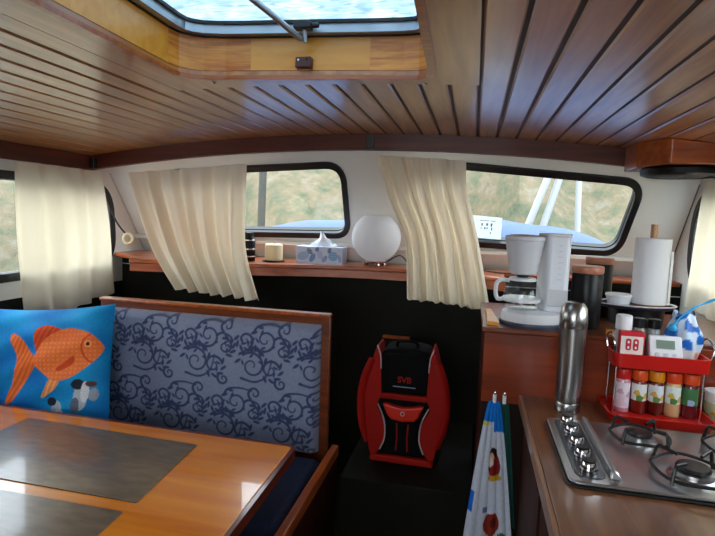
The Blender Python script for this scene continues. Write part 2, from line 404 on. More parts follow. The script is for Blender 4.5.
# windows: outlines in wall frames
FR_F = (Vector((0, rake(1.2), 1.2)), Vector((1, 0, 0)), Vector((0, -0.69, 1)), Vector((0, 1, 0.69)).normalized())   # y here = z - 1.2
def fz(pts): return [(x, z-1.2) for x, z in pts]
win2 = rpoly(fz([(-1.75, 1.365), (-0.715, 1.392), (-0.698, 1.765), (-1.75, 1.708)]), 0.085, 8)
win3 = rpoly(fz([(-0.30, 1.385), (0.735, 1.356), (0.765, 1.702), (-0.30, 1.782)]), 0.09, 8)
wall_out = [(XL-0.0, 1.05-1.2), (XR+0.0, 1.05-1.2), (XR, zc(XR)-1.2), (0.5, zc(.5)-1.2), (0, zc(0)-1.2), (XM, zc(XM)-1.2), (-1, zc(-1)-1.2), (-1.5, zc(-1.5)-1.2), (XL, zc(XL)-1.2)]
struct(MB().plate(wall_out, [win2, win3], 0.0, 0.04, FR_F).build('wall_front', m_white, smooth=False))
def window(n, poly, fr, tw=0.02):
    O, U, V, N_ = fr
    P3 = lambda q, d: Vector(O)+Vector(U)*q[0]+Vector(V)*q[1]+Vector(N_)*d
    out = offset(poly, tw); inn = offset(poly, -0.012)
    # black rubber gasket
    b = MB().plate(out, [inn], -0.014, 0.013, fr)
    w = struct(b.build('window_%d' % n, m_black, bevel=0.004))
    MB().plate(offset(poly, -0.001), [inn], 0.0195, 0.048, fr).build('outer_gasket', m_black, w)
    MB().plate(poly, [], 0.014, 0.019, fr).build('window_pane', m_glass, w, smooth=False)
    return w
window(2, win2, FR_F); window(3, win3, FR_F)
# side walls; frame x = Y, y = z
FR_L = (Vector((XL, 0, 0)), Vector((0, 1, 0)), Vector((0, 0, 1)), Vector((-1, 0, 0)))
FR_R = (Vector((XR, 0, 0)), Vector((0, 1, 0)), Vector((0, 0, 1)), Vector((1, 0, 0)))
win1 = rpoly([(0.9, 1.155), (2.74, 1.17), (2.71, 1.62), (0.9, 1.63)], 0.17, 10)
win4 = rpoly([(0.9, 1.2), (2.75, 1.24), (2.72, 1.64), (0.9, 1.655)], 0.17, 10)
sideL = [(YA, 1.05), (rake(1.05), 1.05), (rake(zc(XL)), zc(XL)), (YA, zc(XL))]
struct(MB().plate(sideL, [win1], 0, 0.05, FR_L).build('wall_left', m_white, smooth=False))
struct(MB().plate(sideL, [win4], 0, 0.05, FR_R).build('wall_right', m_white, smooth=False))
window(1, win1, FR_L, 0.03); window(4, win4, FR_R, 0.03)
# dark lower hull lining
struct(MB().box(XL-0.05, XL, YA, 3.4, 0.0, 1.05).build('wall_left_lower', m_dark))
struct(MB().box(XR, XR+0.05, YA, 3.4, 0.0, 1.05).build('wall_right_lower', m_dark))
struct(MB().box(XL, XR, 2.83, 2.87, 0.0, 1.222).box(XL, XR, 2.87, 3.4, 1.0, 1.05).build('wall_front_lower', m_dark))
# thin seam moulding in the front corners
struct(MB().tube([(XL+.004, rake(1.06)-.004, 1.06), (XL+.004, rake(1.70)-.004, 1.70)], 0.005, 6).build('trim_4', m_plasticg))
struct(MB().tube([(XR-.004, rake(1.06)-.004, 1.06), (XR-.004, rake(1.70)-.004, 1.70)], 0.0025, 6).build('trim_5', mat('seam_grey', C(120, 118, 114), 0.6)))
struct(MB().box(XL, XR, 2.826, 2.83, 1.155, 1.16).build('trim_6', m_plasticg))
# aft bulkhead with the open companionway
struct(MB().plate([(XL, 0), (XR, 0), (XR, zc(XR)), (XM, zc(XM)), (XL, zc(XL))], [[(-1.0, 1.0), (0.3, 1.0), (0.3, 1.8), (-1.0, 1.8)]], 0, 0.04,
       (Vector((0, YA, 0)), Vector((1, 0, 0)), Vector((0, 0, 1)), Vector((0, -1, 0)))).build('wall_back', m_cab, smooth=False))

# ------------------------------------------------------------------ outside
def rgh(X, v): return 0.35*math.sin(X*1.3+v*9)+0.25*math.sin(X*3.1+v*5)
def bank_mat():
    m = mat('bank_scrub', C(150, 148, 120), 0.9); t = m.node_tree; b = t.nodes['Principled BSDF']
    n = t.nodes.new('ShaderNodeTexNoise'); n.inputs['Scale'].default_value = 2.2; n.inputs['Detail'].default_value = 10; n.inputs['Roughness'].default_value = 0.78
    tcn = t.nodes.new('ShaderNodeTexCoord'); t.links.new(tcn.outputs['Object'], n.inputs['Vector'])
    r = t.nodes.new('ShaderNodeValToRGB'); e = r.color_ramp.elements
    e[0].position = 0.3; e[0].color = C(60, 66, 54); e[1].position = 0.68; e[1].color = C(112, 112, 102)
    q = e.new(0.44); q.color = C(84, 86, 68); q = e.new(0.54); q.color = C(104, 92, 74)
    t.links.new(n.outputs['Fac'], r.inputs[0]); t.links.new(r.outputs[0], b.inputs['Base Color']); b.inputs['Specular IOR Level'].default_value = 0.1
    return m
m_bank = bank_mat()
struct(MB().grid(lambda u, v: (-16+u*34, 7.0+v*9+rgh(-16+u*34, v), -1.4+v*8.5+0.3*math.sin(u*80+v*14)), 70, 30).build('ground_bank', m_bank))
struct(MB().grid(lambda u, v: (-12-v*5, -10+u*20, -1.4+v*4+0.3*math.sin(u*40)), 60, 16).build('ground_far_bank', m_bank))
struct(MB().box(-40, 40, -20, 60, -1.5, -1.38).build('ground_water', mat('grey_water', C(120, 132, 136), 0.1)))
m_gel = mat('white_gelcoat', C(138, 140, 140), 0.3)
struct(MB().prism([(-2.7, 3.42), (1.4, 3.42), (0.7, 5.4), (-0.5, 6.4), (-1.5, 5.4)], 0.2, 1.05).build('deck_fore', m_gel))
m_cover = mat('pale_blue_canvas', C(52, 74, 108), 0.7, noise=0.12, nscale=3)
cv = thing('boat_cover', (-0.45, 4.1, 1.05), 'pale blue canvas cover stretched over the foredeck outside the front windows', 'boat cover')
def cov(u, v):
    X = -2.55+3.8*u; y = 3.6+1.1*v; top = 1.53-0.07*abs(X+0.2)**1.6
    e = max(0, 1-(2*v-1)**2)**0.35*min(1, (1-(2*u-1)**6))**0.5
    return (X, y, 1.051+(top-1.051)*e+0.01*math.sin(X*9+v*3)*e)
MB().grid(cov, 60, 24).build('canvas', m_cover, cv)
MB().tube([Vector(cov(k/60, 0.0))+Vector((0, -0.015, 0.016)) for k in range(61)], 0.014, 6).build('edge_rope', m_gel, cv)
def onY(px, py, Y):
    d = fw+RT*(px-357.5)/FPX-UP*(py-268)/FPX
    return Vector((0, 0, 1.5))+d*(Y/d.y)
def pole(name, pa, pb, Y, zt, r, m, label, cat, grp=None, zb=1.05):
    a, b = onY(*pa, Y), onY(*pb, Y); k0 = (zb-a.z)/(b.z-a.z); k1 = (zt-a.z)/(b.z-a.z)
    return tag(MB().cyl(a+(b-a)*k0, a+(b-a)*k1, r, n=12).build(name, m), label, cat, grp)
pole('rail_pole', (547, 180), (524, 235), 4.86, 2.6, 0.032, m_gel, 'slanting white pole outside the right front window, left one of the close pair', 'pole', 'white poles on the foredeck')
pole('rail_pole', (559, 180), (541, 232), 4.90, 2.6, 0.032, m_gel, 'slanting white pole outside the right front window, right one of the close pair', 'pole', 'white poles on the foredeck')
pole('rail_pole', (579, 180), (577, 235), 4.95, 2.6, 0.026, m_gel, 'upright white pole outside the right front window, beside the slanting pair', 'pole', 'white poles on the foredeck')
pole('mooring_post', (263, 172), (261, 228), 6.4, 2.5, 0.05, mat('post_grey', C(58, 60, 54), 0.9), 'thin dark upright post seen through the left front window', 'post', zb=-1.38)

# ------------------------------------------------------------------ roof hatch
rh = thing('roof_hatch', (-0.5, 1.13, 1.88), 'wood-lined roof hatch with wet grey-blue pane and aluminium frame in the ceiling', 'hatch')
ZT = 2.003; L = len(hatch_hole)
def ring(idx, z0, z1, din, dout, m, name, parent, rel=True, bevel=0.0):
    A = offset(hatch_hole, din); B = offset(hatch_hole, dout); b = MB()
    for p, q in zip(idx[:-1], idx[1:]):
        p %= L; q %= L
        za, zb = (zc(A[p][0])+z0, zc(A[q][0])+z0) if rel else (z0, z0)
        zA, zB = (zc(A[p][0])+z1, zc(A[q][0])+z1) if (rel and z1 < 1) else (z1, z1)
        b.hexa([(*A[p], za), (*A[q], zb), (*B[q], zb), (*B[p], za), (*A[p], zA), (*A[q], zB), (*B[q], zB), (*B[p], zA)])
    return b.build(name, m, parent, bevel=bevel)
cb_r = ring(list(range(2, 8)), 0.0125, ZT, 0.0, 0.035, m_honeyblock, 'corner_block', rh)
cb_l = ring(list(range(8, 14)), 0.0125, ZT, 0.0, 0.035, m_honeyblock, 'corner_block', rh)
for idx in ([7, 8], [13, 14], [0, 1], [1, 2]): ring(idx, 0.0125, ZT, 0.0, 0.035, m_honey, 'coaming_panel', rh)
ring(list(range(0, L+1)), -0.014, -0.0025, -0.006, 0.016, m_lip, 'lip_moulding', rh)
ring(list(range(0, L+1)), ZT, ZT+0.004, -0.004, 0.035, m_black, 'lower_seal', rh, rel=False)
fa = ring(list(range(0, L+1)), ZT+0.004, ZT+0.028, -0.030, 0.04, m_alu, 'metal_frame', rh, rel=False)
ring(list(range(0, L+1)), ZT+0.028, ZT+0.036, -0.040, 0.03, m_black, 'pane_seal', rh, rel=False)
MB().prism(offset(hatch_hole, 0.0), ZT+0.036, ZT+0.044).build('pane', m_hatchglass, rh, smooth=False)
b = MB(); b.tube(smoothpath([(-0.500, 1.425, 1.985), (-0.505, 1.40, 1.985), (-0.53, 1.30, 2.0), (-0.57, 1.17, 2.02)], 6), 0.008, 10); st = b.build('stay_arm', m_alu, rh)
MB().box(-0.61, -0.545, 1.13, 1.19, 2.012, 2.0385).build('arm_clamp', m_black, rh, bevel=0.006)
b = MB(); b.box(-0.515, -0.465, 1.40, 1.432, 2.005, 2.025); b.cyl((-0.47, 1.416, 2.015), (-0.445, 1.416, 2.015), 0.007); b.build('arm_hinge', m_black, rh, bevel=0.003)
MB().cyl((-0.49, 1.418, 2.02), (-0.487, 1.428, 1.975), 0.006, n=10).build('hinge_lever', m_alu, rh)
lb = MB().box(-0.525, -0.478, 1.452, 1.4755, 1.915, 1.945).build('catch_block', mat('brown_catch', C(84, 40, 34), 0.4), rh, bevel=0.003)
b = MB(); b.cyl((-0.515, 1.4505, 1.936), (-0.515, 1.4535, 1.936), 0.003); b.cyl((-0.489, 1.4505, 1.936), (-0.489, 1.4535, 1.936), 0.003); b.build('screw_head', m_chrome, lb)
# two loose-looking screw hooks on the lip
for hx, hy in ((-0.79, 1.47), (-0.165, 1.53)):
    tag(MB().tube([(hx, hy, zc(hx)-0.001), (hx, hy, zc(hx)-0.012), (hx+0.006, hy, zc(hx)-0.018), (hx+0.01, hy, zc(hx)-0.012)], 0.002, 6).build('screw_hook', m_chrome),
        'tiny screw hook under the ceiling at the %s front corner of the roof hatch' % ('left' if hx < -.5 else 'right'), 'hook', 'hooks by the roof hatch')

# ceiling speaker, front right corner
sp = thing('ceiling_speaker', (0.85, 2.37, 1.70), 'round dark speaker under a wooden box at the right front corner of the ceiling', 'speaker')
pp = rpoly([(0.63, 2.36), (0.70, 2.19), (0.972, 2.19), (0.972, 2.54), (0.63, 2.54)], 0.012, 3)
b = MB(); n = len(pp); z0 = 1.736
b.add([(x, y, z0) for x, y in pp]+[(x, y, zc(x)) for x, y in pp], [tuple(range(n))[::-1], tuple(range(n, 2*n))]+[(k, (k+1) % n, n+(k+1) % n, n+k) for k in range(n)])
b.build('wooden_box', wood('speaker_box_wood', C(186, 96, 40), C(146, 66, 26), axis=0, coat=0.5), sp, bevel=0.004)
b = MB(); b.lathe([(0.136, 0), (0.144, -0.010), (0.140, -0.030), (0.125, -0.036), (0.118, -0.028)], (0.79, 2.345, z0)); rimo = b.build('rim', m_blackgloss, sp)
b = MB(); b.lathe([(0.120, -0.027), (0.08, -0.038), (0.0001, -0.046)], (0.79, 2.345, z0)); b.build('grille', mat('speaker_mesh', C(30, 32, 34), 0.5, bump=0.6, bscale=600), sp)

# ------------------------------------------------------------------ shelf under the windscreen
fe = [(-1.80, 2.44), (-1.62, 2.47), (-1.40, 2.505), (-1.15, 2.565), (-0.9, 2.66), (-0.6, 2.725), (-0.33, 2.74), (-0.1, 2.70), (0.05, 2.625), (0.16, 2.545)]
fe = [(p.x, p.y) for p in smoothpath([(a, c, 0) for a, c in fe], 4)]
poly = fe+[(0.16, 2.825), (XR-.005, 2.825), (XR-.005, 3.02), (XL+.005, 3.02), (XL+.005, 2.75), (-1.84, 2.60)]
ws = thing('window_shelf', (-0.55, 2.9, 1.12), 'long varnished wooden shelf running under the front windows', 'shelf')
MB().prism(poly, 1.205, 1.23).build('board', m_shelf, ws, bevel=0.008)
b = MB(); n = len(fe)
back = [(x, y+0.022) for x, y in fe]
vs = [(x, y+.012, 1.165) for x, y in fe]+[(x, y+0.034, 1.165) for x, y in fe]+[(x, y+.012, 1.205) for x, y in fe]+[(x, y+0.034, 1.205) for x, y in fe]
fs = []
for k in range(n-1): fs += [(k, k+1, 2*n+k+1, 2*n+k), (n+k, 3*n+k, 3*n+k+1, n+k+1), (k, n+k, n+k+1, k+1), (2*n+k, 2*n+k+1, 3*n+k+1, 3*n+k)]
fs += [(0, 2*n, 3*n, n), (n-1, 2*n-1, 4*n-1, 3*n-1)]
b.add(vs, fs); b.build('fascia', m_shelf, ws)
# white sill moulding between windows and shelf
struct(MB().box(XL, XR, rake(1.335)-0.03, rake(1.335)+0.02, 1.31, 1.335).build('trim_7', m_white, bevel=0.006))

# ------------------------------------------------------------------ dinette
bn = thing('dinette_bench', (-1.05, 1.75, 0), 'blue damask upholstered bench with wooden back panel behind the table', 'bench')
MB().box(-1.62, -0.548, 2.002, 2.03, 0.0, 1.092).build('back_panel', m_bench, bn, bevel=0.004)
MB().box(-1.62, -0.548, 1.992, 2.036, 1.086, 1.1).build('top_rail', m_rail, bn, bevel=0.004)
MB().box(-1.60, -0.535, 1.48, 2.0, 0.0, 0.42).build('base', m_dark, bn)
MB().box(-1.60, -0.545, 1.44, 1.93, 0.42, 0.53).build('seat_cushion', m_navy, bn, bevel=0.03, seg=4)
MB().box(-0.533, -0.503, 0.85, 2.03, 0.50, 0.545).build('side_rail', m_rail, bn, bevel=0.004)
MB().box(-0.53, -0.51, 0.85, 2.03, 0.0, 0.50).build('side_panel', m_cab, bn)
# damask back cushion
def spiral(cx, cy, r, a0, turns, sgn, tail=None):
    pts = []; N = int(46*turns)
    for k in range(N+1):
        t = k/N; rr = r*(1-0.86*t); a = a0+sgn*2*PI*turns*t; pts.append((cx+rr*math.cos(a), cy+rr*math.sin(a), 1-0.55*t))
    return pts
def damask_field(w, h, nu, nv):
    xs_ = np.linspace(0, w, nu); ys_ = np.linspace(0, h, nv); X, Y = np.meshgrid(xs_, ys_); F = np.zeros_like(X)
    motif = []       # one repeat, unit cell 0.24 x 0.26
    def S(*a): motif.append((spiral(*a), 0.0058))
    S(0.075, 0.085, 0.058, 2.3, 1.45, -1); S(0.155, 0.075, 0.040, 0.4, 1.3, 1); S(0.045, 0.19, 0.034, -1.0, 1.3, 1)
    S(0.13, 0.195, 0.050, 3.8, 1.4, 1); S(0.205, 0.155, 0.034, 1.8, 1.3, -1); S(0.215, 0.24, 0.030, -2.2, 1.2, -1)
    S(0.20, 0.02, 0.026, 2.6, 1.2, 1)
    def curve(*p): motif.append(([(q.x, q.y, 1-0.3*i/24) for i, q in enumerate(smoothpath([(a, c, 0) for a, c in p], 8))], 0.0056))
    curve((0.03, 0.03), (0.09, 0.02), (0.14, 0.05), (0.16, 0.115)); curve((0.02, 0.13), (0.07, 0.155), (0.12, 0.145), (0.17, 0.17))
    curve((0.17, 0.20), (0.19, 0.21), (0.225, 0.20), (0.24, 0.18)); curve((0.08, 0.225), (0.10, 0.25), (0.15, 0.258), (0.20, 0.25))
    # leaves along the big scrolls
    leaves = []
    for (cx, cy, r, s0) in ((0.075, 0.085, 0.058, 0.4), (0.13, 0.195, 0.05, 2.0), (0.155, 0.075, 0.04, 4.2), (0.045, 0.19, 0.034, 3.0), (0.205, 0.155, .034, 5.2)):
        for k in range(5):
            a = s0+k*0.62; leaves.append((cx+(r+.006)*math.cos(a), cy+(r+.006)*math.sin(a), a+0.9, 0.019, 0.0075))
            if k % 2 == 0: leaves.append((cx+(r-.016)*math.cos(a), cy+(r-.016)*math.sin(a), a-0.9, 0.014, 0.0058))
    for iy in range(-1, int(h/0.27)+2):
        for ix in range(-1, int(w/0.25)+2):
            ox, oy = ix*0.25+(0.125 if iy % 2 else 0), iy*0.27
            for pts, wd in motif:
                P = np.array(pts)
                x0, x1 = P[:, 0].min()+ox-.012, P[:, 0].max()+ox+.012; y0, y1 = P[:, 1].min()+oy-.012, P[:, 1].max()+oy+.012
                i0, i1 = np.searchsorted(xs_, [x0, x1]); j0, j1 = np.searchsorted(ys_, [y0, y1])
                if i1 <= i0 or j1 <= j0: continue
                sx_ = X[j0:j1, i0:i1]; sy_ = Y[j0:j1, i0:i1]
                d = np.sqrt((sx_[..., None]-P[:, 0]-ox)**2+(sy_[..., None]-P[:, 1]-oy)**2)-wd*P[:, 2]
                F[j0:j1, i0:i1] = np.maximum(F[j0:j1, i0:i1], np.clip(0.5-d.min(-1)/0.003, 0, 1))
            for lx, ly, a, l, wd in leaves:
                i0, i1 = np.searchsorted(xs_, [lx+ox-l, lx+ox+l]); j0, j1 = np.searchsorted(ys_, [ly+oy-l, ly+oy+l])
                if i1 <= i0 or j1 <= j0: continue
                dx = X[j0:j1, i0:i1]-lx-ox; dy = Y[j0:j1, i0:i1]-ly-oy
                p = (dx*math.cos(a)+dy*math.sin(a))/l; q = (-dx*math.sin(a)+dy*math.cos(a))/wd
                F[j0:j1, i0:i1] = np.maximum(F[j0:j1, i0:i1], np.clip((1-(p*p+q*q)**0.5)*3, 0, 1))
    return F
bw, bh = 0.972, 0.535; nu, nv = 380, 220
F = damask_field(bw, bh, nu, nv)
cl, cd_ = np.array(C(128, 136, 160)[:3]), np.array(C(54, 64, 100)[:3])
cols = np.ones((nv*nu, 4)); cols[:, :3] = cl*(1-F.ravel()[:, None])+cd_*F.ravel()[:, None]
def cush(u, v):
    ex, ey = min(u, 1-u)*bw, min(v, 1-v)*bh
    d = 0.062*min(1, 1-(max(0, 1-ex/0.03))**2.2)**0.5*min(1, 1-(max(0, 1-ey/0.03))**2.2)**0.5
    d += 0.012*math.sin(PI*u)*math.sin(PI*v)
    return (-1.555+bw*u, 1.999-d, 0.525+bh*v-0.004*u)
b = MB(); b.grid(cush, nu, nv)
b.build('back_cushion', m_damask, bn, colors=cols)

sb = thing('side_bench', (-1.86, 1.2, 0), 'dark upholstered side bench along the left cabin wall behind the table', 'bench')
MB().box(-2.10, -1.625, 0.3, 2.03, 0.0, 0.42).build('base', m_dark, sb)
MB().box(-2.10, -1.625, 0.3, 2.02, 0.42, 0.53).build('seat_cushion', m_navy, sb, bevel=0.03, seg=4)
MB().box(-2.12, -2.085, 0.3, 2.03, 0.42, 1.0).build('back_panel', m_dark, sb, bevel=0.006)

tb = thing('dinette_table', (-1.2, 1.05, 0), 'glossy orange varnished wooden table with dark red edging', 'table')
top = rpoly([(-1.96, 0.50), (-0.545, 0.50), (-0.558, 1.60), (-1.96, 1.612)], 0.015, 3)
MB().prism(top, 0.695, 0.72).build('table_top', m_table, tb, bevel=0.003)
A, B = offset(top, 0.001), offset(top, 0.014); b = MB(); n = len(A)
for k in range(n):
    j = (k+1) % n; b.hexa([(*A[k], .685), (*A[j], .685), (*B[j], .685), (*B[k], .685), (*A[k], .719), (*A[j], .719), (*B[j], .719), (*B[k], .719)])
b.build('edging', m_tedge, tb)
b = MB(); b.cyl((-1.2, 1.05, 0.0), (-1.2, 1.05, 0.02), 0.16); b.cyl((-1.2, 1.05, 0.02), (-1.2, 1.05, 0.695), 0.045); b.build('pedestal', m_steel, tb)
pm = [((-1.56, 1.165), (-1.555, 1.54), (-0.863, 1.516), (-0.835, 1.157)), ((-1.50, 0.70), (-1.53, 1.112), (-0.842, 1.112), (-0.815, 0.72))]
for k, q in enumerate(pm):
    o = MB().prism(rpoly(list(q)[::-1], 0.006, 2), 0.7203, 0.7228).build('placemat', m_mat, smooth=False)
    tag(o, ['dark brown glossy placemat on the table nearest the fish cushion', 'dark brown glossy placemat at the near edge of the table, farther from the fish cushion'][k], 'placemat', 'placemats on the table')

# fish cushion
pc = Vector((-1.690, 1.785, 0.828)); pu = Vector((0.99, 0.06, 0.10)).normalized(); pn = Vector((0.16, -0.95, 0.26)); pn = (pn-pu*pn.dot(pu)).normalized(); pv = pn.cross(pu)
pw, ph = 0.285, 0.256
def psurf(u, v, s):   # u,v in -1..1
    e = max(0, (1-u**4)*(1-v**4))**0.55
    k = 1-0.055*(1-abs(v)**2)*abs(u)**3; k2 = 1-0.055*(1-abs(u)**2)*abs(v)**3
    wr = 0.006*math.sin(7*u+3*v)*e+0.004*math.sin(13*v-5*u)*e
    return pc+pu*(u*pw*k)+pv*(v*ph*k2)+pn*(s*(0.072*e+wr*(1 if s > 0 else 0)))
NU, NV = 220, 200
uu, vv = np.meshgrid(np.linspace(-1, 1, NU), np.linspace(-1, 1, NV))
def inpoly(px, py, poly):
    r = np.zeros(px.shape, bool); n = len(poly)
    for i in range(n):
        (x0, y0), (x1, y1) = poly[i], poly[(i+1) % n]
        c = ((y0 > py) != (y1 > py)) & (px < (x1-x0)*(py-y0)/(y1-y0+1e-12)+x0); r ^= c
    return r
def sp2(pts, n=6): return [(p.x, p.y) for p in smoothpath([(a, b, 0) for a, b in pts], n)]
# picture plane of the print: pixel-like coordinates of the fish drawing, x right, y down, 0..100
fx = (uu+1)*50-3; fy = (1-vv)*50+3
pcol = np.zeros((NV, NU, 3)); base = np.array(C(18, 150, 205)[:3]); deep = np.array(C(6, 88, 176)[:3])
blob = 0.5+0.5*np.sin(fx*0.11+1.5+np.sin(fy*0.13))*np.sin(fy*0.12+0.6)
blob = np.clip(blob*0.6+np.clip((60-fx)/60, 0, 1)*0.6*np.clip((fy-15)/30, 0, 1), 0, 1)[..., None]
pcol[:] = base*(1-blob)+deep*blob
o1, o2, o3, o4 = [np.array(C(*c)[:3]) for c in ((232, 110, 48), (206, 72, 26), (244, 160, 96), (150, 60, 40))]
nz = RNG.random((NV, NU))
body = sp2([(44, 45), (49, 34), (57, 26), (68, 22), (79, 24), (88, 28), (94, 35), (95, 40), (91, 47), (83, 54), (73, 61), (62, 63), (53, 58), (45, 51), (44, 45)])
tail = sp2([(49, 46), (40, 40), (33, 30), (24, 25), (22, 29), (27, 40), (29, 48), (28, 62), (24, 80), (30, 78), (38, 62), (44, 53), (49, 46)])
dors = sp2([(47, 42), (43, 34), (44, 23), (52, 19), (62, 22), (69, 26), (60, 30), (52, 36), (47, 42)])
ana = sp2([(64, 58), (67, 60), (64, 68), (56, 74), (51, 76), (55, 68), (58, 62), (64, 58)])
for poly, cA in ((tail, o1), (dors, o2), (ana, o3)):
    m_ = inpoly(fx, fy, poly); st_ = (0.5+0.5*np.sin(fx*1.6+fy*0.7))[..., None]
    pcol = np.where(m_[..., None], cA*(0.75+0.35*st_), pcol)
m_ = inpoly(fx, fy, body); sc_ = (0.5+0.5*np.sin(fx*1.9+np.sin(fy*1.9)*1.2))*(0.5+0.5*np.sin(fy*1.9))
pcol = np.where(m_[..., None], o1*(1-sc_[..., None]*0.55)+o3*sc_[..., None]*0.55, pcol)
up_ = m_ & (fy < 32); pcol = np.where(up_[..., None], pcol*0.75+o2*0.25, pcol)
gill = m_ & (np.abs(np.hypot(fx-92, (fy-38)*1.0)-12) < 0.7); pcol = np.where(gill[..., None], o2, pcol)
eye = np.hypot(fx-85, fy-35); pcol = np.where((eye < 2.6)[..., None], o3, pcol); pcol = np.where((eye < 1.5)[..., None], np.array(C(70, 30, 24)[:3]), pcol)
fin = inpoly(fx, fy, sp2([(70, 47), (74, 44), (74, 50), (66, 55), (62, 54), (70, 47)])); pcol = np.where(fin[..., None], o2, pcol)
# little grey shapes in the lower right of the print
def blobs(cx, cy, rx, ry, c): 
    global pcol
    q = ((fx-cx)/rx)**2+((fy-cy)/ry)**2 < 1; pcol = np.where(q[..., None], np.array(C(*c)[:3]), pcol)
for a in ((81, 76, 5, 10, (176, 184, 190)), (79, 66, 4.5, 4, (34, 38, 52)), (84, 72, 3, 8, (214, 218, 220)), (90, 74, 3.4, 5, (150, 160, 172)), (78, 82, 3, 6, (96, 104, 118)), (64, 85, 4.5, 7, (170, 178, 186)), (60, 79, 4, 3.4, (34, 38, 52)), (66, 90, 4, 5, (206, 210, 214)), (71, 92, 5, 3, (188, 190, 196)), (88, 66, 4, 2.2, (96, 60, 60))): blobs(*a)
cl2 = np.ones((NV*NU*2, 4)); cl2[:NV*NU, :3] = pcol.reshape(-1, 3); cl2[NV*NU:, :3] = base
b = MB(); b.grid(lambda u, v: psurf(2*u-1, 2*v-1, 1), NU, NV); b.grid(lambda u, v: psurf(2*u-1, 2*v-1, -1), NU, NV)
o = b.build('cushion', m_pillow, colors=cl2); tag(o, 'square blue cushion printed with an orange goldfish on the dinette bench', 'cushion')

# ------------------------------------------------------------------ curtains
def curtain(name, left, right, nrm, n, a0, a1, label, hem=0.015, seed=1, pw_=1.0):
    rg = random.Random(seed); ph_ = [rg.uniform(0, 6.28) for _ in range(6)]
    Lp, Rp = smoothpath(left, 14), smoothpath(right, 14); N = Vector(nrm).normalized()
    def samp(P, t): x = t*(len(P)-1); i = min(int(x), len(P)-2); return P[i].lerp(P[i+1], x-i)
    def f(u, v):
        t = v+hem*math.sin(2*PI*n*u+ph_[3])*v**4+hem*0.6*math.sin(9*u+ph_[4])*v**4; t = min(max(t, 0), 1)
        uu_ = u+0.010*math.sin(2*PI*n*u*0.5+ph_[0])*v+0.015*math.sin(5*u+3*v+ph_[1])*math.sin(PI*u)
        p = samp(Lp, t).lerp(samp(Rp, t), min(max(uu_, 0), 1))
        am = a0+(a1-a0)*v**pw_
        w = math.sin(2*PI*n*u+ph_[2]+0.8*math.sin(2*v+ph_[5]))+0.45*math.sin(2*PI*n*1.63*u+ph_[1]+1.1*v)+0.3*math.sin(2*PI*n*0.41*u+ph_[4])
        return p+N*(am*w)
    b = MB(); b.grid(f, 260, 60); o = b.build(name, m_curtain, solid=0.0012)
    return tag(o, label, 'curtain', 'cream cabin curtains')
curtain('curtain', [(-2.075, 2.015, 1.70), (-2.075, 2.02, 1.35), (-2.075, 2.05, 0.90)], [(-2.075, 2.59, 1.70), (-2.075, 2.655, 1.4), (-2.075, 2.69, 1.0)], (1, 0, 0), 4.2, 0.009, 0.014, 'wide cream curtain on the left side wall, above the fish cushion', seed=3)
curtain('curtain', [onY(125, 173, 2.575), onY(133, 200, 2.54), onY(152, 250, 2.42), onY(176, 289, 2.385)], [onY(246, 164, 2.575), onY(245, 200, 2.56), onY(245, 250, 2.50), onY(258, 301, 2.43)], (0, -1, 0), 7.0, 0.011, 0.026, 'cream curtain gathered beside the candle, over the left front window', seed=5)
curtain('curtain', [onY(377, 155, 2.57), onY(390, 200, 2.57), onY(405, 240, 2.57), onY(407, 299, 2.52)], [onY(466, 161, 2.565), onY(467, 190, 2.56), onY(478, 240, 2.53), onY(490, 311, 2.47)], (0, -1, 0), 6.5, 0.012, 0.026, 'cream curtain gathered between the globe lamp and the coffee maker', seed=8)
curtain('curtain', [(0.965, 2.585, 1.70), (0.965, 2.64, 1.45), (0.965, 2.68, 1.13)], [(0.965, 1.75, 1.70), (0.965, 1.75, 1.4), (0.965, 1.78, 1.12)], (-1, 0, 0), 4.5, 0.006, 0.011, 'cream curtain on the right side wall behind the plastic bag', seed=11)

# cord with round pull by the left corner
b = MB(); b.tube(smoothpath([(-2.10, 2.60, 1.70), (-2.095, 2.63, 1.60), (-2.09, 2.67, 1.50), (-2.07, 2.70, 1.42), (-2.05, 2.72, 1.375), (-2.03, 2.735, 1.345)], 6), 0.005, 8)
cp = thing('pull_cord', (-2.05, 2.68, 1.28), 'thin dark cord ending in a small cream ring beside the left side curtain', 'cord')
b.build('cord', m_cord, cp)
c0 = Vector((-2.02, 2.738, 1.318)); b = MB(); b.tube([c0+Vector((0.9*math.cos(t), 0.43*math.cos(t), 1.25*math.sin(t)))*0.024 for t in np.linspace(0, 2*PI, 25)[:-1]], 0.0085, 8, closed=True); b.build('pull_ring', m_candle, cp)

# ------------------------------------------------------------------ things on the window shelf
SZ = 1.2302
# candle on a dark coaster
p = onY(272, 262, 2.72); cx, cy = p.x, 2.745
ca = thing('pillar_candle', (cx, cy, SZ+.006), 'short cream pillar candle standing on a black coaster on the window shelf', 'candle')
MB().lathe([(0.046, 0), (0.05, 0.004), (0.05, 0.086), (0.044, 0.092), (0.036, 0.088), (0.0001, 0.084)], (cx, cy, SZ+.006), 36).build('wax_body', m_candle, ca)
MB().cyl((cx, cy, SZ+0.09), (cx+.002, cy, SZ+0.102), 0.0015, n=8).build('wick', m_cord, ca)
tag(MB().lathe([(0.0001, 0), (0.062, 0), (0.066, 0.005), (0.0001, 0.0055)], (cx, cy, SZ), 32).build('coaster', m_blackgloss), 'round black coaster under the cream candle', 'coaster')
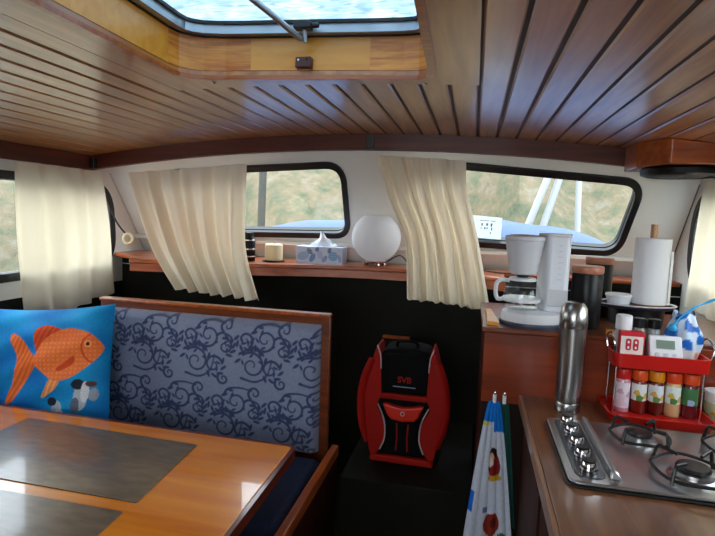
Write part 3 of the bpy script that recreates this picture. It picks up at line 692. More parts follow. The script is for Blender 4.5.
# dark bottle half hidden by the curtain
p = onY(250, 260, 2.64); cx, cy = p.x-0.035, 2.70
bt = thing('dark_canister', (cx, cy, SZ), 'black canister with silver bands half hidden behind the left curtain beside the candle', 'canister')
MB().lathe([(0.034, 0), (0.036, 0.004), (0.036, 0.118), (0.030, 0.128), (0.026, 0.14), (0.026, 0.158), (0.0001, 0.16)], (cx, cy, SZ), 28).build('body', m_blackgloss, bt)
for z in (0.022, 0.062, 0.112): MB().lathe([(0.0362, z), (0.0372, z+.002), (0.0372, z+.006), (0.0362, z+.008)], (cx, cy, SZ), 28).build('band', m_chrome, bt)
# tissue box
tx = thing('tissue_box', (-0.83, 2.80, SZ), 'pale tissue box patterned with blue leaves, tissue pulled up, beside the globe lamp', 'tissue box', rz=math.radians(3))
TBx, TBy, TBz = 0.132, 0.062, 0.094
wm = wmat(tx)
def L3(o, x, y, z): return wmat(o) @ Vector((x, y, z))
def lbox(o, x0, x1, y0, y1, z0, z1):
    P = [L3(o, x, y, z) for z in (z0, z1) for (x, y) in ((x0, y0), (x1, y0), (x1, y1), (x0, y1))]; return MB().hexa(P)
m_tbox = attr_mat('tissue_print', 0.6, 0.02, 300, 0.03)
NU2, NV2 = 150, 56
u2, v2 = np.meshgrid(np.linspace(0, 1, NU2), np.linspace(0, 1, NV2)); tcl = np.zeros((NV2, NU2, 3)); tcl[:] = np.array(C(206, 214, 230)[:3])
for (a, c, ra, rb, an, colr) in ((0.16, 0.45, 0.13, 0.30, 0.3, (150, 180, 214)), (0.36, 0.35, 0.055, 0.34, -0.5, (88, 142, 200)), (0.30, 0.72, 0.05, 0.26, 0.7, (110, 124, 176)), (0.52, 0.55, 0.06, 0.34, 0.4, (176, 190, 220)), (0.62, 0.3, 0.05, 0.28, -0.7, (140, 152, 196)), (0.80, 0.48, 0.10, 0.34, 0.5, (120, 170, 214)), (0.72, 0.8, 0.04, 0.2, -0.3, (100, 116, 170)), (0.94, 0.35, 0.035, 0.3, 0.2, (150, 166, 208)), (0.46, 0.85, 0.05, 0.13, 1.0, (96, 110, 164))):
    dx = (u2-a); dy = (v2-c)*0.36; q = (dx*math.cos(an)+dy*math.sin(an))/ra; w_ = (-dx*math.sin(an)+dy*math.cos(an))/(rb*0.3)
    msk = (q*q+w_*w_) < 1; vein = np.abs(np.sin(w_*6+q*4)) < 0.25
    tcl = np.where((msk & ~vein)[..., None], np.array(C(*colr)[:3]), tcl)
face = np.ones((NU2*NV2, 4)); face[:, :3] = tcl.reshape(-1, 3)
b = MB(); b.grid(lambda u, v: L3(tx, -TBx+2*TBx*u, -TBy, TBz*v), NU2, NV2)
side_c = np.tile(np.array(C(196, 206, 226)), (20, 1))
b.add([L3(tx, *q) for q in ((TBx, -TBy, 0), (TBx, TBy, 0), (TBx, TBy, TBz), (TBx, -TBy, TBz))], [(0, 1, 2, 3)])
b.add([L3(tx, *q) for q in ((-TBx, TBy, 0), (-TBx, -TBy, 0), (-TBx, -TBy, TBz), (-TBx, TBy, TBz))], [(0, 1, 2, 3)])
b.add([L3(tx, *q) for q in ((TBx, TBy, 0), (-TBx, TBy, 0), (-TBx, TBy, TBz), (TBx, TBy, TBz))], [(0, 1, 2, 3)])
b.add([L3(tx, *q) for q in ((-TBx, -TBy, TBz), (TBx, -TBy, TBz), (TBx, TBy, TBz), (-TBx, TBy, TBz))], [(0, 1, 2, 3)])
b.add([L3(tx, *q) for q in ((-TBx, TBy, 0), (TBx, TBy, 0), (TBx, -TBy, 0), (-TBx, -TBy, 0))], [(0, 1, 2, 3)])
b.build('carton', m_tbox, tx, smooth=False, colors=np.vstack([face, side_c]))
def tis(k):
    def f(u, v):
        a = -1+2*u; h_ = 0.085*(1-abs(a)**1.5*0.9)*(1 if k == 0 else 0.5)
        return L3(tx, a*(0.095-0.065*v)*(1 if k == 0 else 1.25)+(0.005 if k == 0 else 0.03)+0.004*math.sin(9*v+u*5), (0.008 if k else -0.006)+0.022*math.sin(u*9+k)*(0.3+0.7*v)+(0.03*(1-v) if k else -0.02*(1-v)), TBz+0.001+h_*v+0.004*math.sin(u*14))
    return f
b = MB(); b.grid(tis(0), 26, 14); b.grid(tis(1), 26, 14); b.build('tissue', m_paper, tx, solid=0.0008)
# globe lamp
gx, gy = -0.525, 2.82
gl = thing('globe_lamp', (gx, gy, SZ), 'white frosted glass globe table lamp on the window shelf beside the curtain', 'lamp')
R = 0.135; zc0 = 0.157
prof = [(0.062, 0.026)]+[(R*math.cos(t), zc0+R*math.sin(t)) for t in np.linspace(math.radians(-68), math.radians(60), 26)]+[(0.064, zc0+R*0.862), (0.060, zc0+R*0.80)]
MB().lathe(prof, (gx, gy, SZ), 48).build('globe_shade', m_opal, gl)
MB().lathe([(0.0001, 0.0165), (0.055, 0.0165), (0.062, 0.02), (0.066, 0.027), (0.060, 0.03)], (gx, gy, SZ), 36).build('lamp_base', m_chrome, gl)
for k in range(3):
    a = -PI/2+0.35+k*2*PI/3; MB().lathe([(0.0001, 0), (0.012, 0), (0.016, 0.008), (0.012, 0.0165), (0.0001, 0.0168)], (gx+0.055*math.cos(a), gy+0.055*math.sin(a), SZ), 14).build('foot', m_chrome, gl)
MB().tube(smoothpath([(gx+0.062, gy, SZ+0.022), (gx+0.10, gy+.005, SZ+0.05), (gx+0.135, gy+.01, SZ+0.062), (gx+0.165, gy+.01, SZ+0.04), (gx+0.19, gy, SZ+0.004)], 6), 0.0035, 8).build('power_cord', m_cord, gl)
# black cable lying on the shelf near the coffee maker
pts = [onY(480, 262, 2.86), onY(492, 270, 2.80), onY(505, 274, 2.76), onY(525, 276, 2.80)]
tag(MB().tube(smoothpath([(q.x, q.y, SZ+0.004) for q in pts], 6), 0.0035, 8).build('loose_cable', m_cord), 'thin dark cable lying on the window shelf behind the coffee maker', 'cable')
# notice in the right front window (outer face of the pane)
nt_ = thing('paper_notice', (0.04, 2.93, 1.40), 'white paper notice with small dark marks in the lower corner of the right window', 'notice')
q = [(-0.06, 0.195), (0.143, 0.188), (0.140, 0.305), (-0.06, 0.318)]
MB().prism(q, 0.0195, 0.0205, fr=FR_F).build('sheet', cloth_mat('notice_paper', C(226, 232, 234), 0.6), nt_, smooth=False)
b = MB()
for (x, y, w_, h_) in ((0.038, 0.268, .008, .014), (0.065, 0.268, .010, .014), (0.088, 0.266, .009, .018), (0.054, 0.248, .008, .012), (0.066, 0.248, .006, .01), (0.090, 0.244, .008, .014), (0.085, 0.222, .006, .012), (0.035, 0.248, 0.012, .004), (0.05, 0.288, .05, .003), (0.095, 0.287, .025, .003)):
    b.prism([(x-w_/2, y-h_/2), (x+w_/2, y-h_/2), (x+w_/2, y+h_/2), (x-w_/2, y+h_/2)], 0.0186, 0.0195, fr=FR_F)
b.build('print_marks', mat('mark_grey', C(96, 108, 104), 0.7), nt_, smooth=False)

# ------------------------------------------------------------------ galley
CX = 0.195
gp = thing('galley_partition', (0.55, 2.1, 0), 'reddish wood partition with raised top shelf carrying the coffee maker', 'partition')
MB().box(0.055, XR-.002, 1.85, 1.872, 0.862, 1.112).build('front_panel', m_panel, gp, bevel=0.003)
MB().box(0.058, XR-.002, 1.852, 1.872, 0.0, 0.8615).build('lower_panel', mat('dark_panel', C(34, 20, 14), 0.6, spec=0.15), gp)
MB().box(0.055, 0.077, 1.8725, 2.40, 0.0, 1.112).build('end_panel', m_cab, gp)
MB().box(0.045, XR-.002, 1.845, 2.42, 1.1125, 1.13).build('top_board', m_bench, gp, bevel=0.004)
wt = thing('worktop', (0.6, 1.1, 0.865), 'brown glossy wooden galley worktop around the steel hob', 'worktop')
MB().box(CX, XR-.002, 0.2, 1.848, 0.868, 0.90).build('top', m_counter, wt, bevel=0.003)
MB().box(CX-0.012, CX-0.0005, 0.2, 1.848, 0.862, 0.9005).build('edge_strip', wood('edge_strip_wood', C(160, 110, 70), C(130, 84, 50), axis=1, coat=0.5), wt, bevel=0.003)
gc = thing('galley_cabinet', (0.6, 1.1, 0), 'dark reddish galley cabinet under the worktop', 'cabinet')
MB().box(CX+0.02, XR-.002, 0.2, 1.848, 0.0, 0.867).build('carcass', m_cab, gc)
for y0, y1 in ((1.36, 1.80), (0.88, 1.32), (0.40, 0.84)):
    d = MB().box(CX+0.006, CX+0.0195, y0, y1, 0.12, 0.80).build('door', m_cab, gc, bevel=0.004)

# hob
hb = thing('gas_hob', (0.54, 1.42, 0.90), 'stainless steel gas hob with black pan supports set in the worktop', 'hob')
HB = rpoly([(0.238, 1.215), (0.86, 1.215), (0.86, 1.63), (0.238, 1.63)], 0.035, 6)
MB().prism(HB, 0.9003, 0.906).build('rim_plate', m_iron, hb, bevel=0.003)
HB2 = offset(HB, -0.006)
MB().prism(HB2, 0.906, 0.914).build('steel_plate', m_hob, hb, bevel=0.004)
# recessed knob channel and ridge
MB().prism(rpoly([(0.262, 1.245), (0.332, 1.245), (0.332, 1.605), (0.262, 1.605)], 0.03, 6), 0.914, 0.916).build('knob_panel', mat('steel_dark', C(92, 92, 94), 0.3, metal=1.0), hb)
b = MB(); b.hexa([(0.336, 1.25, .914), (0.366, 1.25, .914), (0.366, 1.61, .914), (0.336, 1.61, .914), (0.342, 1.256, .936), (0.356, 1.256, .93), (0.356, 1.604, .93), (0.342, 1.604, .936)])
b.build('ridge', m_hob, hb, bevel=0.004)
for k, y in enumerate((1.285, 1.36, 1.435, 1.51, 1.58)):
    kb = MB().lathe([(0.020, 0), (0.021, 0.004), (0.017, 0.018), (0.015, 0.022), (0.0001, 0.023)], (0.297, y, 0.916), 22).build('knob', m_chrome, hb)
    MB().lathe([(0.0152, 0.0222), (0.0155, 0.026), (0.0001, 0.027)], (0.297, y, 0.916), 18).build('knob_cap', m_iron, kb)
def burner(x, y, r):
    c_ = (x, y, 0.914)
    br = MB().lathe([(r*1.25, 0), (r*1.25, 0.003), (r*1.05, 0.006), (r, 0.016), (r*0.6, 0.017)], c_, 36).build('burner_ring', m_hob, hb)
    MB().lathe([(r*0.86, 0.017), (r*0.88, 0.022), (r*0.8, 0.028), (0.0001, 0.029)], c_, 32).build('burner_cap', m_iron, br)
    b = MB(); R_ = r*2.05; zz = 0.914
    b.tube([(x+R_*math.cos(t), y+R_*math.sin(t), zz+0.012+0.006*math.cos(2*t)**2) for t in np.linspace(0, 2*PI, 41)[:-1]], 0.004, 8, closed=True)
    for k in range(4):
        a = PI/4+k*PI/2
        P_ = lambda rr, z_: (x+rr*math.cos(a), y+rr*math.sin(a), zz+z_)
        b.tube(smoothpath([P_(R_*1.08, 0.004), P_(R_*1.03, 0.020), P_(R_*0.95, 0.043), P_(R_*0.8, 0.044), P_(R_*0.42, 0.040)], 5), 0.0042, 8)
    b.build('pan_support', m_iron, hb)
burner(0.472, 1.515, 0.036); burner(0.535, 1.325, 0.043); burner(0.715, 1.50, 0.043); burner(0.745, 1.31, 0.036)

# thermos
th = thing('thermos_flask', (0.325, 1.735, 0.90), 'tall brushed steel thermos flask standing on the worktop beside the spice rack', 'thermos')
tcx, tcy = 0.322, 1.735
MB().lathe([(0.036, 0), (0.0385, 0.003), (0.0385, 0.03), (0.037, 0.033), (0.0395, 0.036), (0.0415, 0.16), (0.0415, 0.272)], (tcx, tcy, 0.9003), 40).build('body', m_steel, th)
MB().lathe([(0.0412, 0.2725), (0.0412, 0.275), (0.0425, 0.278), (0.0425, 0.305), (0.038, 0.337), (0.026, 0.353), (0.0001, 0.355)], (tcx, tcy, 0.9003), 40).build('cup_lid', m_steel, th)

# coffee maker
TS = 1.1302
cm = thing('coffee_maker', (0.215, 1.975, TS), 'white drip coffee maker with glass carafe on the raised shelf', 'coffee maker')
def ell(cx, cy, rx, ry, n=28): return [(cx+rx*math.cos(2*PI*k/n), cy+ry*math.sin(2*PI*k/n)) for k in range(n)]
bx, by = 0.195, 1.965
MB().lathe([(1.0, 0), (1.02, 0.006), (1.0, 0.014)], (bx+0.025, by, TS), 40, sx=0.112, sy=0.095).build('base_ring', mat('dark_blue_grey', C(60, 66, 86), 0.4), cm)
MB().lathe([(0.96, 0.0142), (0.98, 0.02), (0.94, 0.046), (0.80, 0.054), (0.0001, 0.055)], (bx+0.025, by, TS), 40, sx=0.112, sy=0.092).build('base', m_plasticw, cm)
tank = rpoly([(0.258, 1.93), (0.335, 1.93), (0.335, 2.06), (0.235, 2.06)], 0.022, 5)
MB().prism(tank, TS+0.0555, TS+0.322).build('water_tank', m_milky, cm, bevel=0.003)
MB().prism(offset(tank, 0.003), TS+0.3222, TS+0.332).build('tank_lid', m_plasticw, cm, bevel=0.003)
b = MB()
for k in range(7): b.box(0.292, 0.306, 1.9275, 1.9298, TS+0.17+k*0.02, TS+0.173+k*0.02)
b.build('level_marks', m_plasticg, cm, smooth=False)
MB().box(0.262, 0.332, 1.926, 1.9298, TS+0.075, TS+0.135).build('front_plate', m_plasticg, cm, bevel=0.002)
fh = (bx-0.015, by, TS)
MB().lathe([(0.042, 0.182), (0.048, 0.186), (0.066, 0.292), (0.067, 0.302)], fh, 40).build('filter_basket', m_plasticg, cm)
MB().lathe([(0.067, 0.3022), (0.070, 0.306), (0.069, 0.318), (0.045, 0.324), (0.0001, 0.326)], fh, 40).build('lid', m_plasticg, cm)
MB().prism([(0.18, 1.99), (0.26, 1.99), (0.26, 2.06), (0.18, 2.06)], TS+0.30, TS+0.3218).build('spout_arm', m_plasticw, cm)
MB().lathe([(0.020, 0.170), (0.022, 0.1815)], fh, 24).build('drip_valve', m_black, cm)
cg = MB().lathe([(0.056, 0.0555), (0.062, 0.06), (0.066, 0.085), (0.065, 0.115), (0.056, 0.142), (0.046, 0.154), (0.048, 0.162)], fh, 40).build('carafe', m_clear, cm)
MB().lathe([(0.0668, 0.083), (0.069, 0.086), (0.069, 0.093), (0.0668, 0.096)], fh, 40).build('carafe_band', m_plasticw, cg)
MB().lathe([(0.0485, 0.158), (0.050, 0.162), (0.046, 0.168), (0.024, 0.1695)], fh, 36).build('carafe_lid', m_plasticw, cg)
hx = fh[0]-0.062
MB().tube(smoothpath([(hx+0.016, by-.005, TS+0.156), (hx-0.010, by-.012, TS+0.158), (hx-0.028, by-.014, TS+0.145), (hx-0.030, by-.014, TS+0.11), (hx-0.022, by-.012, TS+0.088), (hx-0.005, by-.008, TS+0.088)], 6), 0.0075, 10).build('carafe_handle', m_plasticw, cg)
# wooden board at the left end
b = MB(); b.prism(rpoly([(0.062, 1.885), (0.105, 1.875), (0.085, 2.16), (0.062, 2.16)], 0.008, 3), TS, TS+0.014)
tag(b.build('wooden_board', m_honey, bevel=0.003), 'small light wooden board lying at the left end of the shelf beside the coffee maker', 'board')

# black canisters with pale wooden lids
def canister(x, y, r, h, label):
    t = thing('black_canister', (x, y, TS), label, 'canister', 'black canisters with wooden lids')
    MB().lathe([(r*0.97, 0), (r, 0.005), (r, h-0.03), (r*0.97, h-0.026)], (x, y, TS), 36).build('body', m_blackgloss, t)
    MB().lathe([(r*0.98, h-0.0258), (r*1.03, h-0.022), (r*1.03, h-0.004), (r*0.99, h), (0.0001, h+0.001)], (x, y, TS), 36).build('lid', m_copper, t)
canister(0.403, 1.985, 0.052, 0.222, 'black canister with wooden lid standing right beside the coffee maker, front one of two')
canister(0.503, 2.27, 0.052, 0.238, 'black canister with wooden lid, rear one of two, nearer the paper roll')
tag(MB().prism(rpoly([(0.452, 1.875), (0.482, 1.868), (0.486, 1.895), (0.458, 1.90)], 0.005, 3), TS, TS+0.016).build('wooden_wedge', m_honey, bevel=0.003), 'tiny orange-brown wooden piece on the shelf edge in front of the canisters', 'wooden block')

# dark pot carrying a tray with roll and tub
dp = thing('dark_pot', (0.61, 2.14, TS), 'dark pot on the raised shelf under the tray', 'pot')
MB().lathe([(0.085, 0), (0.092, 0.006), (0.096, 0.065), (0.090, 0.065), (0.086, 0.008), (0.0001, 0.007)], (0.615, 2.14, TS), 36).build('bowl', m_blackgloss, dp)
tz = TS+0.0653
ty = thing('oval_tray', (0.61, 2.14, tz), 'dark oval tray with pale rim under the paper roll', 'tray')
MB().lathe([(0.0001, 0), (0.9, 0), (0.97, 0.004), (1.0, 0.012), (0.97, 0.012), (0.9, 0.005), (0.0001, 0.005)], (0.603, 2.115, tz), 44, sx=0.138, sy=0.088).build('dish', mat('tray_navy', C(40, 44, 64), 0.3), ty)
MB().lathe([(1.0, 0.0121), (1.025, 0.014), (1.0, 0.017), (0.97, 0.0121)], (0.603, 2.115, tz), 44, sx=0.138, sy=0.088).build('rim', m_plasticw, ty)
pr = thing('paper_roll', (0.655, 2.15, tz+.005), 'white kitchen paper roll on a wooden peg holder', 'paper roll')
MB().lathe([(0.022, 0.012), (0.058, 0.012), (0.060, 0.014), (0.060, 0.254), (0.058, 0.256), (0.022, 0.256)], (0.648, 2.118, tz+0.005), 44).build('paper', m_paper, pr)
# loose end of the sheet
MB().prism([(0.700, 2.083), (0.7015, 2.083), (0.716, 2.103), (0.714, 2.105)], tz+0.018, tz+0.215).build('loose_sheet', m_paper, pr)
m_peg = wood('peg_wood', C(190, 130, 64), C(160, 100, 44), axis=2)
MB().cyl((0.648, 2.118, tz+0.005), (0.648, 2.118, tz+0.312), 0.0125, n=18).lathe([(0.0001, 0), (0.06, 0), (0.06, 0.01), (0.0001, 0.0105)], (0.648, 2.118, tz+0.0055), 32).build('wooden_peg', m_peg, pr)
ct = thing('plastic_tub', (0.553, 2.08, tz+.005), 'small clear plastic tub with lid beside the paper roll', 'tub')
MB().lathe([(0.0001, .0), (0.036, 0.0), (0.043, 0.034), (0.041, 0.034), (0.035, 0.002), (0.0001, 0.002)], (0.541, 2.10, tz+0.0055), 32).build('tub', m_milky, ct)
MB().lathe([(0.044, 0.0345), (0.047, 0.037), (0.046, 0.044), (0.0001, 0.045)], (0.541, 2.10, tz+0.0055), 32).build('lid', m_plasticw, ct)

# ------------------------------------------------------------------ spice rack
RY = 1.775; RX0, RX1 = 0.452, 0.715
rk = thing('spice_rack', (0.56, RY, 0.90), 'red two-tier spice rack with chrome wires on the worktop', 'rack')
def trayp(z0, z1, x0, x1, y0, y1, name, flare=0.0, fl=0.006):
    P = rpoly([(x0, y0), (x1, y0), (x1, y1), (x0, y1)], 0.022, 5); Q = offset(P, flare); I = offset(Q, -0.006); J = offset(P, -0.008)
    n = len(P); b = MB()
    vs = [(x, y, z0) for x, y in P]+[(x, y, z1) for x, y in Q]+[(x, y, z1) for x, y in I]+[(x, y, z0+fl) for x, y in J]
    fs = [tuple(range(n))[::-1], tuple(range(3*n, 4*n))]
    for a in range(3):
        for k in range(n): j = (k+1) % n; fs.append((a*n+k, a*n+j, (a+1)*n+j, (a+1)*n+k))
    b.add(vs, fs); return b.build(name, m_red, rk)
trayp(0.9005, 0.930, RX0-0.010, RX1-0.002, RY-0.110, RY+0.052, 'lower_tray', 0.014, 0.011)
trayp(1.060, 1.104, RX0-0.002, RX1+0.002, RY-0.05, RY+0.05, 'upper_tray', 0.004, 0.014)
for x, y in ((RX0+0.004, RY-0.044), (RX1-0.012, RY-0.044), (RX0+0.004, RY+0.040), (RX1-0.012, RY+0.040)):
    MB().cyl((x, y, 0.9118), (x, y, 1.0598), 0.0028, n=10).build('wire_post', m_chrome, rk)
for x, sg in ((RX0-0.004, -1), (RX1+0.004, 1)):
    MB().tube(smoothpath([(x, RY-0.045, 1.105), (x+sg*.004, RY-0.045, 1.14), (x+sg*.002, RY, 1.16), (x+sg*.004, RY+0.045, 1.14), (x, RY+0.045, 1.105)], 5), 0.0028, 8).build('wire_handle', m_chrome, rk)
def label_mat(name, cols, rough=0.5):
    m = mat(name, C(*cols[0]), rough); t = m.node_tree; bs = t.nodes['Principled BSDF']
    v = t.nodes.new('ShaderNodeTexVoronoi'); v.inputs['Scale'].default_value = 55
    tcn = t.nodes.new('ShaderNodeTexCoord'); t.links.new(tcn.outputs['Object'], v.inputs['Vector'])
    r = t.nodes.new('ShaderNodeValToRGB'); r.color_ramp.interpolation = 'CONSTANT'; e = r.color_ramp.elements
    e[0].color = C(*cols[0]); e[1].position = 0.62; e[1].color = C(*cols[1])
    q = e.new(0.82); q.color = C(*cols[2])
    sp_ = t.nodes.new('ShaderNodeSeparateColor'); t.links.new(v.outputs['Color'], sp_.inputs[0]); t.links.new(sp_.outputs[0], r.inputs[0]); t.links.new(r.outputs[0], bs.inputs['Base Color']); return m
spice = [('red', C(196, 26, 24), C(206, 150, 160), [(226, 214, 222), (220, 200, 210), (196, 160, 180)], (120, 60, 60), 0.085),
         ('orange', C(226, 84, 24), C(120, 30, 22), [(228, 232, 226), (84, 132, 60), (206, 176, 60)], 0, 0.058),
         ('yellow', C(226, 140, 24), C(96, 28, 20), [(222, 228, 232), (96, 140, 70), (216, 176, 80)], 0, 0.058),
         ('orange red', C(220, 70, 26), C(214, 180, 130), [(220, 232, 226), (70, 130, 70), (206, 190, 80)], 0, 0.058),
         ('orange', C(222, 78, 28), C(100, 30, 36), [(60, 120, 70), (160, 190, 224), (60, 120, 70)], 0, 0.058)]
slab = ['spice jar with red cap and pale pink label, leftmost in the red rack', 'spice jar with orange cap and dark contents, second from the left in the red rack', 'spice jar with yellow-orange cap, in the middle of the lower tier of the red rack', 'spice jar with beige contents and orange cap, fourth from the left in the red rack', 'spice jar with green label and orange cap, rightmost in the red rack']
for k, (nm, capc, body, lab, _, lh) in enumerate(spice):
    x = RX0+0.036+k*0.0485; y = RY-0.012; z = 0.9117; r = 0.0217
    j = thing('spice_jar', (x, y, z), slab[k], 'jar', 'spice jars in the red rack')
    MB().lathe([(r*0.95, 0), (r, 0.003), (r, 0.098), (r*0.85, 0.106)], (x, y, z), 28).build('jar', mat('spice_contents_%d' % k, body, 0.15, coat=0.6), j)
    MB().lathe([(r*1.006, 0.094-lh*.9 if k else 0.014), (r*1.012, 0.095-lh*.9 if k else 0.015), (r*1.012, 0.094), (r*1.004, 0.095)], (x, y, z), 28).build('label', label_mat('spice_label_%d' % k, lab), j)
    MB().lathe([(r*0.98, 0.1062), (r*1.03, 0.108), (r*1.03, 0.135), (r*0.98, 0.138), (0.0001, 0.1385)], (x, y, z), 28).build('cap', mat('spice_cap_%d' % k, capc, 0.35), j)
UZ = 1.0743
# upper tier
x, y = RX0+0.032, RY+0.018
wb = thing('white_cap_bottle', (x, y, UZ), 'bottle with a tall white cap at the left of the upper rack tier', 'bottle')
MB().lathe([(0.023, 0), (0.024, 0.003), (0.024, 0.085), (0.021, 0.094)], (x, y, UZ), 28).build('bottle', mat('pale_bottle', C(196, 190, 190), 0.3), wb)
MB().lathe([(0.021, 0.0945), (0.0245, 0.097), (0.024, 0.138), (0.021, 0.141), (0.0001, 0.142)], (x, y, UZ), 28).build('cap', m_plasticw, wb)
for k, (dx, lab) in enumerate(((0.080, 'small clear jar with black cap behind the red box'), (0.122, 'small clear jar with black cap behind the kitchen timer'))):
    x = RX0+dx; y = RY+0.024
    j = thing('pepper_jar', (x, y, UZ), lab, 'jar', 'jars with black caps')
    MB().lathe([(0.017, 0), (0.019, 0.003), (0.019, 0.096), (0.016, 0.103)], (x, y, UZ), 24).build('jar', mat('jar_grey_%d' % k, C(150, 156, 158) if k else C(140, 140, 124), 0.12, coat=0.6), j)
    MB().lathe([(0.0175, 0.1032), (0.0195, 0.105), (0.0195, 0.130), (0.017, 0.133), (0.0001, 0.1335)], (x, y, UZ), 24).build('cap', m_blackgloss, j)
# red box with white face
rb = thing('red_carton', (RX0+0.045, RY-0.026, UZ), 'small red and white carton with two red ovals on the upper rack tier', 'carton')
x0, x1, y0, y1 = RX0+0.010, RX0+0.080, RY-0.040, RY-0.012
MB().box(x0, x1, y0, y1, UZ, UZ+0.098).build('carton', mat('carton_red', C(206, 30, 44), 0.4), rb, bevel=0.002)
MB().box(x0+0.002, x1-0.004, y0-0.0012, y0-0.0002, UZ+0.004, UZ+0.084).build('white_face', mat('carton_white', C(232, 222, 214), 0.5), rb)
for dx in (0.024, 0.045):
    b = MB(); b.prism(rpoly([(x0+dx-0.008, UZ+0.040), (x0+dx+0.008, UZ+0.040), (x0+dx+0.008, UZ+0.077), (x0+dx-0.008, UZ+0.077)], 0.0078, 6), 0, 0.001, fr=((0, y0-0.0013, 0), (1, 0, 0), (0, 0, 1), (0, -1, 0)))
    ov = b.build('red_oval', mat('oval_red', C(196, 30, 44), 0.5), rb, smooth=False)
    b = MB()
    for zz in (0.049, 0.066): b.prism(ell(x0+dx, UZ+zz, 0.003, 0.0042, 12), 0.001, 0.0014, fr=((0, y0-0.0013, 0), (1, 0, 0), (0, 0, 1), (0, -1, 0)))
    b.build('white_dot', m_plasticw, ov, smooth=False)
# kitchen timer
tm = thing('kitchen_timer', (RX0+0.13, RY-0.03, UZ), 'white digital kitchen timer with grey display on the upper rack tier', 'timer', rz=0)
x0, x1 = RX0+0.094, RX0+0.192; ya, yb = RY-0.042, RY-0.014
b = MB(); b.hexa([(x0+0.006, ya, UZ), (x1+0.002, ya, UZ), (x1+.002, yb, UZ), (x0+.006, yb, UZ), (x0, ya+0.014, UZ+0.090), (x1-0.006, ya+0.014, UZ+0.090), (x1-0.006, yb, UZ+0.090), (x0, yb, UZ+0.090)]); b.build('case', m_plasticw, tm, bevel=0.004)
def tface(sx_, z_): return (sx_, ya+0.014*z_/0.090-0.0006, UZ+z_)
b = MB(); q = [tface(x0+.022, .052), tface(x1-.024, .052), tface(x1-.026, .078), tface(x0+.02, .078)]; q2 = [(a, c-0.0012, d) for a, c, d in q]
b.hexa([q2[0], q2[1], q[1], q[0], q2[3], q2[2], q[2], q[3]]); b.build('display', m_lcd, tm, smooth=False)
b = MB()
for k in range(3):
    c0 = tface(x0+0.025+k*0.024, 0.034); b.cyl(c0, (c0[0], c0[1]-0.002, c0[2]), 0.006, n=14)
b.build('button', m_plasticg, tm)
# plastic bag with blue print, tied with a blue strip
pb = thing('plastic_bag', (RX0+0.245, RY+0.01, UZ), 'clear plastic bag with blue print tied with a cyan strip', 'bag')
def bagf(u, v):
    a = 2*PI*u; z = v; rr = (1-0.5*max(0, v-0.6)**1.2*1.2)*(0.8+0.35*math.sin(PI*min(1, v*0.9+0.1)))
    w_ = 1+0.10*math.sin(5*a+6*v)+0.06*math.sin(9*a-4*v)
    return (RX0+0.204+0.044*rr*w_*math.cos(a), RY+0.016+0.030*rr*w_*math.sin(a), UZ+0.001+0.158*v+0.008*math.sin(3*a)*v)
bagc = np.ones((30*48, 4)); 
for j in range(30):
    for i in range(48):
        q = math.sin(i*0.42+j*0.5)+math.sin(j*0.75-i*0.21)+0.6*math.sin(i*0.9)
        v_ = j/29
        bagc[j*48+i] = C(206, 206, 204) if v_ < 0.3 else (C(34, 96, 176) if q > 0.1 else C(196, 208, 222))
        if v_ < 0.3 and q > 0.9: bagc[j*48+i] = C(196, 130, 96)
b = MB(); b.grid(bagf, 48, 30, closed=True); b.build('bag', attr_mat('bag_print', 0.2, 0.1, 60, 0.05), pb, colors=bagc)
t0 = Vector((RX0+0.160, RY-0.018, UZ+0.115))
pth = smoothpath([t0, t0+Vector((0.015, -0.01, 0.035)), t0+Vector((0.05, -0.01, 0.068)), t0+Vector((0.085, 0.0, 0.085)), t0+Vector((0.12, 0.0, 0.102))], 6)
MB().tube(pth, 0.006, 8, flat=0.35, rads=[0.006+0.002*math.sin(k*0.7) for k in range(len(pth))]).build('tie_strip', m_cyan, pb)
MB().lathe([(0.0001, -0.012), (0.012, -0.006), (0.014, 0.002), (0.008, 0.012), (0.0001, 0.014)], t0, 14).build('knot', m_cyan, pb)
# white tub at the right
wtub = thing('white_tub', (0.772, 1.785, 0.90), 'white tub with green and orange label at the right beside the rack', 'tub')
MB().lathe([(0.033, 0), (0.036, 0.004), (0.038, 0.085)], (0.772, 1.785, 0.9003), 32).build('tub', m_plasticw, wtub)
MB().lathe([(0.0372, 0.018), (0.0374, 0.019), (0.0384, 0.062), (0.0382, 0.063)], (0.772, 1.785, 0.9003), 32).build('label', label_mat('tub_label', [(196, 190, 150), (120, 150, 70), (206, 140, 50)]), wtub)
MB().lathe([(0.0385, 0.0855), (0.040, 0.087), (0.040, 0.097), (0.0001, 0.098)], (0.772, 1.785, 0.9003), 32).build('lid', m_plasticw, wtub)

